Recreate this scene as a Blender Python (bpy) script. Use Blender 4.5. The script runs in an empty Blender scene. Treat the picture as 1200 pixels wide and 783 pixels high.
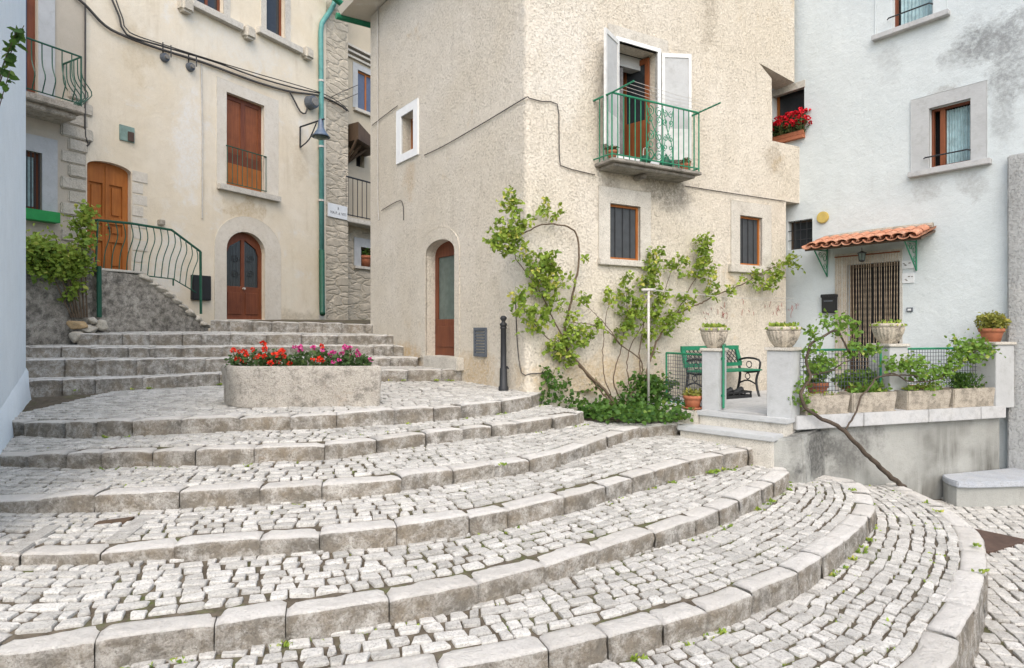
import bpy, bmesh, math, random
import numpy as np
from mathutils import Vector, noise
from mathutils.geometry import delaunay_2d_cdt
R = math.radians
rnd = random.Random(7)

# ------------------------------------------------------------------ camera, sky, sun, exposure
scn = bpy.context.scene
E = 2.6                                   # eye height above the street
FPX, HX, HY = 720.0, 600.0, 386.0         # focal length and horizon in photo pixels
cam = bpy.data.cameras.new('camera')
cam_o = bpy.data.objects.new('camera', cam)
scn.collection.objects.link(cam_o)
cam_o.location = (0, 0, E)
cam_o.rotation_euler = (R(90), 0, 0)
cam.sensor_width = 36
cam.lens = 36 * FPX / 1200
cam.shift_y = -5.5 / 1200
cam.clip_start = 0.05
cam.clip_end = 500
scn.camera = cam_o

world = bpy.data.worlds.new('World')
scn.world = world
world.use_nodes = True
wn = world.node_tree
sky = wn.nodes.new('ShaderNodeTexSky')
sky.sky_type = 'NISHITA'
sky.sun_disc = False
SUN_EL, SUN_AZ = 50, 177                  # azimuth clockwise from +Y
sky.sun_elevation = R(SUN_EL)
sky.sun_rotation = R(SUN_AZ)
sky.air_density = 1.0
sky.dust_density = 3.0
sky.ozone_density = 1.0
bg = wn.nodes['Background']
bg.inputs['Strength'].default_value = 0.15
wn.links.new(sky.outputs[0], bg.inputs[0])

sun = bpy.data.lights.new('sun', 'SUN')
sun.energy = 1.25
sun.angle = R(95)
sun.color = (1.0, 0.93, 0.82)
sun_o = bpy.data.objects.new('sun', sun)
scn.collection.objects.link(sun_o)
sd = Vector((math.sin(R(SUN_AZ)) * math.cos(R(SUN_EL)), math.cos(R(SUN_AZ)) * math.cos(R(SUN_EL)), math.sin(R(SUN_EL))))
sun_o.rotation_euler = sd.to_track_quat('Z', 'Y').to_euler()
sun_o.location = (0, -5, 20)

vs = scn.view_settings
vs.view_transform = 'Standard'
vs.look = 'None'
vs.exposure = 0.99
vs.gamma = 1
vs.use_curve_mapping = False

# ------------------------------------------------------------------ materials
class NT:
    def __init__(s, name):
        s.m = bpy.data.materials.new(name)
        s.m.use_nodes = True
        s.t = s.m.node_tree
        s.b = s.t.nodes['Principled BSDF']
        s.out = s.t.nodes['Material Output']
        s.co = None
    def n(s, typ, **kw):
        x = s.t.nodes.new('ShaderNode' + typ)
        for k, v in kw.items():
            if k in x.inputs: x.inputs[k].default_value = v
            else: setattr(x, k, v)
        return x
    def l(s, a, b): s.t.links.new(a, b)
    def coord(s, scale=(1, 1, 1)):
        tc = s.n('TexCoord')
        mp = s.n('Mapping')
        mp.inputs['Scale'].default_value = scale
        s.l(tc.outputs['Object'], mp.inputs[0])
        return mp.outputs[0]
    def noise(s, scale, detail=4, rough=.55, co=None, dist=0.0):
        x = s.n('TexNoise')
        x.inputs['Scale'].default_value = scale
        x.inputs['Detail'].default_value = detail
        x.inputs['Roughness'].default_value = rough
        x.inputs['Distortion'].default_value = dist
        s.l(co if co is not None else s.coord(), x.inputs['Vector'])
        return x.outputs['Fac']
    def ramp(s, f, a, b, ca=(0, 0, 0, 1), cb=(1, 1, 1, 1)):
        x = s.n('ValToRGB')
        x.color_ramp.elements[0].position = a
        x.color_ramp.elements[1].position = b
        x.color_ramp.elements[0].color = ca
        x.color_ramp.elements[1].color = cb
        s.l(f, x.inputs[0])
        return x.outputs[0]
    def mix(s, f, a, b, mode='MIX'):
        x = s.n('MixRGB', blend_type=mode)
        for i, v in ((0, f), (1, a), (2, b)):
            if isinstance(v, (int, float)): x.inputs[i].default_value = v
            elif isinstance(v, tuple): x.inputs[i].default_value = (*v[:3], 1)
            else: s.l(v, x.inputs[i])
        return x.outputs[0]
    def math(s, op, a, b=0.0):
        x = s.n('Math', operation=op)
        for i, v in ((0, a), (1, b)):
            if isinstance(v, (int, float)): x.inputs[i].default_value = v
            else: s.l(v, x.inputs[i])
        return x.outputs[0]
    def bump(s, h, dist=.01, strength=1.0, prev=None):
        x = s.n('Bump')
        x.inputs['Distance'].default_value = dist
        x.inputs['Strength'].default_value = strength
        s.l(h, x.inputs['Height'])
        if prev is not None: s.l(prev, x.inputs['Normal'])
        return x.outputs[0]
    def done(s, col=None, rough=.85, nrm=None, spec=.3, metal=0):
        if col is not None:
            if isinstance(col, tuple): s.b.inputs['Base Color'].default_value = (*col[:3], 1)
            else: s.l(col, s.b.inputs['Base Color'])
        if isinstance(rough, (int, float)): s.b.inputs['Roughness'].default_value = rough
        else: s.l(rough, s.b.inputs['Roughness'])
        s.b.inputs['Specular IOR Level'].default_value = spec
        s.b.inputs['Metallic'].default_value = metal
        if nrm is not None: s.l(nrm, s.b.inputs['Normal'])
        return s.m

def plaster(name, base, alt, stain, lump=18, lumpd=.012, fined=.004, stain_lo=.58, stain_hi=.75, streak=.35, patch=None, patch_col=None, blot=None, pits=False):
    t = NT(name)
    c = t.coord()
    big = t.ramp(t.noise(.55, 5, .6, c, .4), .35, .68)
    col = t.mix(big, base, alt)
    mid = t.ramp(t.noise(3.2, 6, .65, c), .4, .75)
    col = t.mix(t.math('MULTIPLY', mid, .35), col, tuple(x * .8 for x in base))
    sc = t.coord((2.6, 2.6, .22))
    st = t.ramp(t.noise(1.0, 6, .7, sc), stain_lo, stain_hi)
    brk = t.ramp(t.noise(1.1, 3, .6, c), .42, .66)
    col = t.mix(t.math('MULTIPLY', t.math('MULTIPLY', st, brk), streak), col, stain)
    if patch is not None:
        pm = t.ramp(t.noise(.9, 7, .72, t.coord((1, 1, 1)), .3), patch, patch + .08)
        col = t.mix(t.math('MULTIPLY', pm, .7), col, patch_col)
    if blot is not None:
        for (bx, by, bz, br, bz_r, bc, amt) in blot:         # weather stains with a place and a shape of their own
            g = t.n('TexCoord')
            d = t.n('Vector' + 'Math', operation='SUBTRACT')
            t.l(g.outputs['Object'], d.inputs[0]); d.inputs[1].default_value = (bx, by, bz)
            mm = t.n('VectorMath', operation='MULTIPLY')
            t.l(d.outputs[0], mm.inputs[0]); mm.inputs[1].default_value = (1 / br, 1 / br, 1 / bz_r)
            ln = t.n('VectorMath', operation='LENGTH'); t.l(mm.outputs[0], ln.inputs[0])
            nz = t.noise(2.6, 7, .72, c, .2)
            f = t.math('ADD', ln.outputs['Value'], t.math('MULTIPLY', t.math('SUBTRACT', nz, .5), 3.0))
            f2 = t.ramp(f, .45, 1.0, (1, 1, 1, 1), (0, 0, 0, 1))
            grain = t.ramp(t.noise(16, 4, .75, c), .36, .6)
            col = t.mix(t.math('MULTIPLY', t.math('MULTIPLY', f2, t.math('ADD', .35, t.math('MULTIPLY', grain, .65))), amt), col, bc)
    fine = t.noise(85, 3, .6, c)
    speck = t.ramp(fine, .3, .45)
    col = t.mix(t.math('MULTIPLY', t.math('SUBTRACT', 1.0, speck), .35), col, tuple(x * .5 for x in base))
    l1 = t.noise(lump, 6, .68, c, 0)
    if pits:
        pn = t.noise(34, 4, .62, c, .15)
        pm = t.ramp(pn, .37, .47)
        pz = t.ramp(t.noise(4.5, 4, .6, c), .36, .6)
        inv = t.math('MULTIPLY', t.math('SUBTRACT', 1.0, pm), pz)
        col = t.mix(t.math('MULTIPLY', inv, .45), col, tuple(x * .42 for x in base))
        hi = t.ramp(pn, .56, .68)
        col = t.mix(t.math('MULTIPLY', hi, .4), col, tuple(min(1, x * 1.3) for x in alt))
        nb = t.bump(pm, .007, .8)
        nb = t.bump(l1, lumpd, 1, nb)
    else:
        nb = t.bump(l1, lumpd, 1)
    nb = t.bump(fine, fined, 1, nb)
    return t.done(col, .92, nb, .2)

def stone(name, base, alt, dark, scale=4.0, pit=.006, tint=False, lich=.5, moss=None, tl=.5, th=.72, speck=.55):
    t = NT(name)
    c = t.coord()
    col = t.mix(t.ramp(t.noise(scale, 6, .65, c), .32, .7), base, alt)
    if tint:
        a = t.n('Attribute', attribute_name='tint')
        col = t.mix(t.ramp(a.outputs['Fac'], 0.05, .95), t.mix(.42, col, dark), t.mix(.3, col, tuple(min(1, x * 1.25) for x in base)))
    d = t.ramp(t.noise(7.5, 7, .75, c, .2), tl, th)
    col = t.mix(t.math('MULTIPLY', d, lich), col, dark)
    sp = t.ramp(t.noise(70, 4, .7, c), .34, .5, (1, 1, 1, 1), (0, 0, 0, 1))
    col = t.mix(t.math('MULTIPLY', sp, speck), col, tuple(x * .55 for x in dark))
    if moss is not None:
        mm = t.ramp(t.noise(2.2, 6, .75, c), .6, .72)
        col = t.mix(t.math('MULTIPLY', mm, .6), col, moss)
    nb = t.bump(t.noise(14, 5, .65, c), pit * 2.2, 1)
    nb = t.bump(t.noise(75, 4, .7, c), pit * .7, 1, nb)
    return t.done(col, .85, nb, .3)

def kerbstone():
    t = NT('kerb_limestone')
    c = t.coord()
    a = t.n('Attribute', attribute_name='tint')
    col = t.mix(t.ramp(t.noise(5, 6, .65, c), .32, .7), (.70, .675, .62), (.60, .575, .52))
    col = t.mix(a.outputs['Fac'], t.mix(.25, col, (.48, .46, .43)), t.mix(.3, col, (.76, .75, .73)))
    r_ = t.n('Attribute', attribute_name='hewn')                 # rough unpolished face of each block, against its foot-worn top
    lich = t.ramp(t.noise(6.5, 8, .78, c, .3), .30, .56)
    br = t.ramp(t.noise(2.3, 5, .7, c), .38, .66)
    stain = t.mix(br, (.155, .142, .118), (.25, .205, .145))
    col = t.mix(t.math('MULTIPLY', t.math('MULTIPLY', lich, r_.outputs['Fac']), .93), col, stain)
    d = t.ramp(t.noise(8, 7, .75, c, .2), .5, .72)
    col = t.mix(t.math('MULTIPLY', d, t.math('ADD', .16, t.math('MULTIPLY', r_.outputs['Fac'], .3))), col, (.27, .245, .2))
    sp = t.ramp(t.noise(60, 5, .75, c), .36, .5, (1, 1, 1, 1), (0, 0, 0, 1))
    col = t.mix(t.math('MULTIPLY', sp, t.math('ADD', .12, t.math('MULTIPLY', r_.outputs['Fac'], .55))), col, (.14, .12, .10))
    nb = t.bump(t.noise(16, 6, .7, c, .3), .035, 1)
    nb = t.bump(t.noise(60, 5, .75, c), .012, 1, nb)
    return t.done(col, .88, nb, .25)

def paint(name, col, rough=.5, var=.18, rust=None, bumpd=.001, spec=.4):
    t = NT(name)
    c = t.coord()
    k = t.ramp(t.noise(9, 5, .6, c), .35, .7)
    cc = t.mix(k, col, tuple(x * (1 - var) for x in col))
    if rust is not None:
        rm = t.ramp(t.noise(22, 6, .75, c), .62, .7)
        cc = t.mix(t.math('MULTIPLY', rm, .8), cc, rust)
    return t.done(cc, rough, t.bump(t.noise(60, 3, .6, c), bumpd), spec)

def wood(name, a, b, axis=2, rough=.5):
    t = NT(name)
    sc = [26, 26, 26]; sc[axis] = 1.4
    g = t.noise(1.0, 5, .65, t.coord(tuple(sc)), .6)
    col = t.mix(t.ramp(g, .3, .7), a, b)
    col = t.mix(t.math('MULTIPLY', t.ramp(t.noise(2.5, 4, .6), .45, .7), .4), col, tuple(x * .55 for x in b))
    return t.done(col, rough, t.bump(g, .0015), .35)

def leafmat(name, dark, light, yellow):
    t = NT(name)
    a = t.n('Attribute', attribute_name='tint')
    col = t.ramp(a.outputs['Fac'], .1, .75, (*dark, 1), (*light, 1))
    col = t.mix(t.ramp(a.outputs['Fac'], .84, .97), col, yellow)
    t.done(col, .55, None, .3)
    tr = t.n('BsdfTranslucent')
    t.l(t.mix(.5, col, yellow), tr.inputs[0])
    ms = t.n('MixShader'); ms.inputs[0].default_value = .35
    t.l(t.b.outputs[0], ms.inputs[1]); t.l(tr.outputs[0], ms.inputs[2])
    t.l(ms.outputs[0], t.out.inputs[0])
    return t.m

def petalmat(name, a, b):
    t = NT(name)
    at = t.n('Attribute', attribute_name='tint')
    return t.done(t.ramp(at.outputs['Fac'], .1, .9, (*a, 1), (*b, 1)), .6, None, .2)

def rubblemat(name, a, b, mortar, scale=3.2, squash=1.9, dist=.05):
    t = NT(name)
    c = t.coord((1, 1, squash))
    nz = t.n('TexNoise'); nz.inputs['Scale'].default_value = 2.5; t.l(c, nz.inputs['Vector'])
    mv = t.mix(.3, c, nz.outputs['Color'])
    v = t.n('TexVoronoi'); v.inputs['Scale'].default_value = scale; t.l(mv, v.inputs['Vector'])
    e = t.n('TexVoronoi', feature='DISTANCE_TO_EDGE'); e.inputs['Scale'].default_value = scale; t.l(mv, e.inputs['Vector'])
    sep = t.n('SeparateColor'); t.l(v.outputs['Color'], sep.inputs[0])
    col = t.mix(sep.outputs[0], a, b)
    col = t.mix(t.math('MULTIPLY', t.ramp(t.noise(8, 6, .7), .4, .7), .45), col, tuple(x * .5 for x in mortar))
    ed = t.ramp(e.outputs['Distance'], .0, .16)
    col = t.mix(t.math('ADD', .35, t.math('MULTIPLY', ed, .65)), mortar, col)
    col = t.mix(t.math('MULTIPLY', t.ramp(t.noise(3, 7, .75), .5, .66), .5), col, tuple(min(1, x * 1.35) for x in a))
    nb = t.bump(ed, dist, .8)
    nb = t.bump(t.noise(22, 5, .7), .02, 1, nb)
    return t.done(col, .92, nb, .2)

M = {}
M['beige'] = plaster('beige_roughcast', (.575, .515, .425), (.645, .60, .525), (.30, .26, .20), 26, .032, .008, .55, .74, .45, .63, (.56, .42, .26))
M['cream'] = plaster('cream_plaster', (.60, .54, .435), (.65, .61, .53), (.38, .31, .21), 9, .008, .003, .54, .72, .42, .60, (.68, .66, .61))
M['grey_plaster'] = plaster('grey_plaster', (.50, .45, .37), (.42, .38, .31), (.2, .19, .16), 9, .01, .004)
M['alley'] = plaster('alley_plaster', (.52, .46, .35), (.46, .41, .32), (.25, .2, .14), 9, .01, .004)
M['bluewhite'] = plaster('bluish_whitewash', (.82, .91, .96), (.77, .87, .93), (.45, .5, .55), 6, .006, .001, .6, .8, .2)
M['retain'] = plaster('stained_concrete', (.30, .28, .235), (.17, .16, .135), (.07, .068, .055), 9, .04, .01, .45, .66, .6, .54, (.46, .43, .37))
M['buttress'] = plaster('grey_render', (.50, .51, .50), (.37, .38, .375), (.16, .16, .155), 24, .02, .008, .44, .62, .7, .52, (.48, .48, .465), None, True)
M['stone'] = stone('limestone_trim', (.61, .585, .52), (.51, .48, .42), (.24, .22, .185), 2.2, .007, False, .6, None, .5, .75)
M['stone_white'] = stone('painted_stone', (.46, .475, .475), (.40, .41, .41), (.23, .23, .21), 3, .003, False, .4, None, .52, .75, .06)
M['grey_slab'] = stone('grey_slab', (.42, .43, .435), (.50, .50, .49), (.22, .22, .21), 3, .003, False, .5, None, .48, .7, .15)
M['blue_slab'] = stone('bluish_slab', (.36, .39, .43), (.46, .48, .50), (.26, .25, .23), 4, .004, False, .5)
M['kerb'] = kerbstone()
M['cobble'] = stone('cobble_limestone', (.57, .557, .52), (.43, .42, .39), (.21, .20, .175), 11, .008, True, .6)
M['pale_stone'] = stone('pale_door_stone', (.66, .62, .54), (.60, .55, .46), (.36, .32, .26), 2.5, .006, False, .4, None, .5, .75, .2)
M['trough'] = stone('trough_limestone', (.52, .485, .43), (.40, .37, .32), (.13, .12, .10), 2.5, .014, False, .8, (.40, .31, .22), .5, .68)
M['bowl'] = stone('bowl_concrete', (.56, .50, .41), (.44, .39, .31), (.10, .09, .075), 6, .006, False, .75, None, .5, .62)
M['conc'] = stone('cast_concrete', (.47, .42, .345), (.38, .34, .28), (.14, .125, .10), 3.5, .006, False, .7, (.20, .20, .13), .46, .66)
M['rubble'] = rubblemat('rubble_masonry', (.55, .49, .39), (.46, .41, .32), (.46, .41, .32), 2.6, 2.4, .03)
M['rubble_dark'] = rubblemat('dark_rubble', (.27, .245, .2), (.16, .15, .125), (.13, .125, .105), 5.5, 1.3, .04)
M['quoin'] = stone('quoin_stone', (.58, .54, .46), (.5, .46, .38), (.3, .27, .22), 4, .012, False, .5)
M['old_render'] = stone('old_render', (.54, .505, .44), (.34, .315, .27), (.065, .06, .05), 2.2, .02, False, .8, (.12, .12, .08), .42, .62)
M['ochre'] = stone('ochre_stone', (.45, .29, .14), (.5, .38, .22), (.2, .14, .09), 6, .012, False, .5)
M['slab_old'] = stone('weathered_slab', (.36, .335, .29), (.25, .23, .20), (.09, .085, .075), 4, .01, False, .7, None, .45, .65)
M['brown_wood'] = wood('reddish_brown_wood', (.20, .062, .025), (.12, .035, .016))
M['orange_wood'] = wood('honey_brown_wood', (.42, .15, .032), (.30, .095, .02))
M['mid_wood'] = wood('chestnut_wood', (.26, .085, .03), (.17, .05, .018))
M['old_wood'] = wood('old_rafter_wood', (.10, .065, .04), (.06, .04, .025))
M['green'] = paint('green_enamel', (.02, .22, .115), .45, .3, (.16, .08, .04))
M['green_dark'] = paint('dark_green_enamel', (.012, .085, .05), .45, .3)
M['green_bright'] = paint('bright_green_paint', (.02, .28, .07), .5, .2)
M['teal'] = paint('weathered_teal', (.10, .30, .275), .55, .25, (.2, .14, .08))
M['plate_green'] = paint('faded_green_plate', (.22, .32, .28), .6, .35, (.25, .15, .07))
M['iron'] = paint('dark_iron', (.025, .027, .03), .5, .3)
M['iron_grey'] = paint('grey_painted_iron', (.11, .125, .145), .5, .2)
M['cable'] = paint('cable_rubber', (.07, .065, .06), .7, .3)
M['wire'] = paint('grey_wire', (.22, .21, .19), .6, .3)
M['galv'] = paint('galvanised_steel', (.52, .50, .46), .45, .25, (.3, .2, .12))
M['white_paint'] = paint('white_paint', (.80, .82, .82), .5, .08)
M['shutter_white'] = paint('worn_shutter_paint', (.66, .67, .65), .6, .2)
M['blue_iron'] = paint('blue_grey_enamel', (.10, .14, .20), .4, .2)
M['rust'] = paint('rusty_plate', (.095, .06, .045), .75, .4, (.2, .08, .03), .002)
M['plastic_black'] = paint('black_plastic', (.02, .021, .023), .4, .1)
M['screen'] = paint('insect_screen', (.055, .062, .068), .6, .25)
M['glass'] = paint('dark_glass', (.035, .04, .045), .08, .2, None, .0002, .6)
M['glass_blue'] = paint('sky_glass', (.10, .13, .20), .06, .3, None, .0002, .6)
M['glass_green'] = paint('frosted_glass', (.12, .16, .14), .25, .3, None, .0005, .5)
M['shutter_blue'] = paint('blue_grey_paint', (.10, .13, .20), .5, .2)
M['curtain'] = paint('lace_curtain', (.42, .58, .60), .9, .35, None, .006)
M['curtain_grey'] = paint('grey_curtain', (.30, .30, .31), .9, .35, None, .006)
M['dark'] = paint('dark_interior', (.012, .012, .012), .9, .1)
M['bead'] = paint('bead_strand', (.46, .36, .25), .5, .35)
M['terra'] = paint('terracotta', (.42, .15, .075), .75, .25, (.5, .36, .26), .003)
M['tile'] = stone('roof_tile', (.46, .19, .105), (.55, .30, .20), (.16, .095, .07), 5, .006, False, .55, (.52, .46, .38), .5, .68, .4)
M['yellow'] = paint('yellow_plastic', (.55, .42, .12), .5, .2)
M['tile_white'] = paint('glazed_tile', (.72, .74, .74), .25, .12)
M['ink'] = paint('engraved_ink', (.07, .07, .075), .7, .1)
M['soil'] = stone('potting_soil', (.05, .038, .028), (.08, .06, .045), (.03, .024, .018), 20, .01)
M['sap'] = paint('twig_bark', (.14, .10, .065), .85, .4, None, .004)
M['trunk'] = paint('vine_bark', (.10, .075, .055), .9, .6, None, .012)
M['green_stem'] = paint('green_stem', (.16, .17, .06), .7, .3)
M['redtwig'] = paint('dry_red_tendril', (.38, .12, .10), .8, .3)
M['leaf'] = leafmat('leaf_rose', (.095, .185, .025), (.31, .43, .065), (.54, .52, .12))
M['leaf_dark'] = leafmat('leaf_ivy', (.03, .085, .016), (.09, .19, .03), (.18, .26, .05))
M['leaf_bright'] = leafmat('leaf_grape', (.07, .15, .022), (.17, .31, .045), (.32, .38, .08))
M['leaf_box'] = leafmat('leaf_geranium', (.035, .075, .024), (.08, .15, .045), (.14, .2, .06))
M['succulent'] = leafmat('leaf_succulent', (.13, .15, .03), (.28, .29, .055), (.42, .36, .08))
M['dry'] = leafmat('leaf_dry', (.09, .07, .03), (.16, .15, .06), (.2, .15, .07))
M['pet_orange'] = petalmat('petal_orange', (.50, .018, .010), (.80, .065, .03))
M['pet_red'] = petalmat('petal_red', (.42, .006, .012), (.72, .015, .035))
M['pet_pink'] = petalmat('petal_magenta', (.42, .02, .16), (.70, .10, .34))

def joint_mat():
    t = NT('joint_soil')
    c = t.coord()
    col = t.mix(t.ramp(t.noise(11, 5, .7, c), .35, .65), (.075, .062, .046), (.155, .132, .10))
    gm = t.ramp(t.noise(1.6, 6, .75, c, .3), .51, .66)
    g2 = t.ramp(t.noise(24, 3, .6, c), .4, .6)
    col = t.mix(t.math('MULTIPLY', gm, t.math('ADD', .35, t.math('MULTIPLY', g2, .5))), col, (.085, .12, .022))
    return t.done(col, .95, t.bump(t.noise(60, 4, .7, c), .01), .1)
M['joint'] = joint_mat()

# ------------------------------------------------------------------ objects
C = scn.collection.objects

def thing(name, label, cat, loc=(0, 0, 0), group=None):
    o = bpy.data.objects.new(name, None)
    o.empty_display_size = .1
    C.link(o)
    o.location = loc
    o['label'] = label; o['category'] = cat
    if group: o['group'] = group
    return o
def tag(o, label, cat, group=None):
    o['label'] = label; o['category'] = cat
    if group: o['group'] = group
    return o
def wloc(o):
    v = Vector((0, 0, 0))
    while o is not None:
        v += o.location; o = o.parent
    return v

class MB:
    def __init__(s): s.v = []; s.f = []; s.t = []; s.h = None
    def add(s, verts, faces, tint=0.5):
        b = len(s.v)
        s.v.extend([tuple(p) for p in verts]); s.t.extend([tint] * len(verts))
        s.f.extend([tuple(b + i for i in f) for f in faces])
    def hexa(s, p, tint=.5):         # 8 points: bottom ring 0-3, top ring 4-7
        s.add(p, [(0, 3, 2, 1), (4, 5, 6, 7), (0, 1, 5, 4), (1, 2, 6, 5), (2, 3, 7, 6), (3, 0, 4, 7)], tint)
    def box(s, x0, x1, y0, y1, z0, z1, tint=.5):
        s.hexa([(x0, y0, z0), (x1, y0, z0), (x1, y1, z0), (x0, y1, z0), (x0, y0, z1), (x1, y0, z1), (x1, y1, z1), (x0, y1, z1)], tint)
    def tube(s, pts, r0, r1=None, n=6, tint=.5, cap=True):
        pts = [Vector(p) for p in pts]
        if r1 is None: r1 = r0
        k = len(pts); b = len(s.v); prev = None
        for i, p in enumerate(pts):
            d = (pts[min(i + 1, k - 1)] - pts[max(i - 1, 0)])
            if d.length < 1e-9: d = Vector((0, 0, 1))
            d.normalize()
            if prev is None:
                a = d.orthogonal().normalized()
            else:
                a = prev - d * prev.dot(d)
                a = a.normalized() if a.length > 1e-6 else d.orthogonal().normalized()
            prev = a
            c = d.cross(a)
            r = r0 + (r1 - r0) * i / max(1, k - 1)
            for j in range(n):
                an = 2 * math.pi * j / n
                s.v.append(tuple(p + a * (r * math.cos(an)) + c * (r * math.sin(an)))); s.t.append(tint)
        for i in range(k - 1):
            for j in range(n):
                q = b + i * n + j; w = b + i * n + (j + 1) % n
                s.f.append((q, w, w + n, q + n))
        if cap:
            s.f.append(tuple(b + j for j in range(n))[::-1]); s.f.append(tuple(b + (k - 1) * n + j for j in range(n)))
    def lathe(s, cx, cy, prof, n=24, flute=0, fd=0.0, tint=.5):
        b = len(s.v)
        for (r, z) in prof:
            for j in range(n):
                an = 2 * math.pi * j / n
                rr = r * (1 + (fd * math.cos(flute * an) if flute and len(prof) else 0))
                s.v.append((cx + rr * math.cos(an), cy + rr * math.sin(an), z)); s.t.append(tint)
        for i in range(len(prof) - 1):
            for j in range(n):
                q = b + i * n + j; w = b + i * n + (j + 1) % n
                s.f.append((q, w, w + n, q + n))
        s.f.append(tuple(b + j for j in range(n))[::-1]); s.f.append(tuple(b + (len(prof) - 1) * n + j for j in range(n)))
    def build(s, name, mat, parent=None, smooth=False, bevel=0, seg=2, rough=None):
        me = bpy.data.meshes.new(name)
        off = wloc(parent) if parent is not None else None
        if off is None:
            a = np.array(s.v); off = Vector(((a[:, 0].min() + a[:, 0].max()) / 2, (a[:, 1].min() + a[:, 1].max()) / 2, a[:, 2].min()))
        vv = [(p[0] - off.x, p[1] - off.y, p[2] - off.z) for p in s.v]
        me.from_pydata(vv, [], s.f)
        if bevel <= 0:
            at = me.attributes.new('tint', 'FLOAT', 'POINT')
            at.data.foreach_set('value', s.t)
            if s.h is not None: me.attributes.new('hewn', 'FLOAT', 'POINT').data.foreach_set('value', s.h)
        else:
            bm = bmesh.new(); bm.from_mesh(me)
            bmesh.ops.remove_doubles(bm, verts=bm.verts, dist=1e-5)
            es = [e for e in bm.edges if len(e.link_faces) == 2 and e.calc_face_angle(0) > .6]
            bmesh.ops.bevel(bm, geom=es, offset=bevel, segments=seg, affect='EDGES', clamp_overlap=True)
            bm.to_mesh(me); bm.free()
        if smooth:
            me.polygons.foreach_set('use_smooth', [True] * len(me.polygons))
        me.validate()
        me.update()
        o = bpy.data.objects.new(name, me)
        C.link(o)
        if parent is not None: o.parent = parent
        else: o.location = off
        m = M[mat] if isinstance(mat, str) else mat
        me.materials.append(m)
        return o

def W3(px, py, Y): return Vector(((px - HX) / FPX * Y, Y, E - (py - HY) / FPX * Y))

class Wall:
    def __init__(s, o, u, n=None):
        s.o = Vector((*o, 0)); l = math.hypot(*u); s.u = Vector((u[0] / l, u[1] / l, 0))
        a = Vector((-s.u.y, s.u.x, 0))
        if a.dot(-s.o) < 0: a = -a
        s.n = a
        if n is not None: s.n = Vector((*n, 0)).normalized()
    def sx(s, px, out=0.0):
        r = (px - HX) / FPX; o = s.o + s.n * out
        return (r * o.y - o.x) / (s.u.x - r * s.u.y)
    def sz(s, px, py, out=0.0):
        q = s.sx(px, out); Y = (s.o + s.n * out + s.u * q).y
        return q, E - (py - HY) / FPX * Y
    def pt(s, q, z, out=0.0):
        p = s.o + s.u * q + s.n * out
        return Vector((p.x, p.y, z))
    def at(s, px, py, out=0.0):
        q, z = s.sz(px, py, out); return s.pt(q, z, out)
    def rect(s, xl, xr, yt, yb, xm=None, out=0.0):
        xm = (xl + xr) / 2 if xm is None else xm
        a, b = s.sx(xl, out), s.sx(xr, out)
        return min(a, b), max(a, b), s.sz(xm, yb, out)[1], s.sz(xm, yt, out)[1]
    def box(s, mb, q0, q1, z0, z1, a, b, tint=.5):
        p = [s.pt(q0, z0, a), s.pt(q1, z0, a), s.pt(q1, z0, b), s.pt(q0, z0, b), s.pt(q0, z1, a), s.pt(q1, z1, a), s.pt(q1, z1, b), s.pt(q0, z1, b)]
        mb.hexa(p, tint)

def inside(p, loop):
    c = False; j = len(loop) - 1
    for i in range(len(loop)):
        a, b = loop[i], loop[j]
        if (a[1] > p[1]) != (b[1] > p[1]) and p[0] < (b[0] - a[0]) * (p[1] - a[1]) / (b[1] - a[1]) + a[0]: c = not c
        j = i
    return c
def rloop(r, g=0.0): return [(r[0] - g, r[2] - g), (r[1] + g, r[2] - g), (r[1] + g, r[3] + g), (r[0] - g, r[3] + g)]
def arch(q0, q1, z0, zs, zt, n=14):
    m = (q0 + q1) / 2; h = (q1 - q0) / 2
    L = [(q0, z0), (q1, z0)]
    for i in range(n + 1):
        a = math.pi * i / n
        L.append((m + h * math.cos(a), zs + (zt - zs) * math.sin(a)))
    return L
def plate(mb, w, outline, holes=(), of=0.0, ob=None, hole_back=None, tint=.5, back=False):
    """flat sheet with openings on a wall plane: front at `of`; edges run back to `ob`, openings to `hole_back`"""
    loops = [outline] + list(holes)
    co = []; ed = []
    for L in loops:
        b = len(co); co += [Vector(p) for p in L]; ed += [(b + i, b + (i + 1) % len(L)) for i in range(len(L))]
    vs2, _, fs, _, _, _ = delaunay_2d_cdt(co, ed, [], 0, 1e-6)
    keep = []
    for f in fs:
        c = (sum(vs2[i].x for i in f) / len(f), sum(vs2[i].y for i in f) / len(f))
        if inside(c, outline) and not any(inside(c, h) for h in holes): keep.append(tuple(f))
    mb.add([w.pt(v.x, v.y, of) for v in vs2], keep, tint)
    if back and ob is not None: mb.add([w.pt(v.x, v.y, ob) for v in vs2], [k[::-1] for k in keep], tint)
    for k, L in enumerate(loops):
        bk = ob if k == 0 else (hole_back if hole_back is not None else ob)
        if bk is None: continue
        n = len(L)
        mb.add([w.pt(p[0], p[1], of) for p in L] + [w.pt(p[0], p[1], bk) for p in L], [(i, (i + 1) % n, n + (i + 1) % n, n + i) for i in range(n)], tint)

def smooth_line(P, step=.06):
    P = [Vector(p) for p in P]
    out = []
    for i in range(len(P) - 1):
        p0, p1, p2, p3 = P[max(i - 1, 0)], P[i], P[i + 1], P[min(i + 2, len(P) - 1)]
        n = max(2, int((p2 - p1).length / step))
        for k in range(n):
            t = k / n
            out.append(.5 * ((2 * p1) + (p2 - p0) * t + (2 * p0 - 5 * p1 + 4 * p2 - p3) * t * t + (3 * p1 - p0 - 3 * p2 + p3) * t ** 3))
    out.append(P[-1])
    return out

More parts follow.
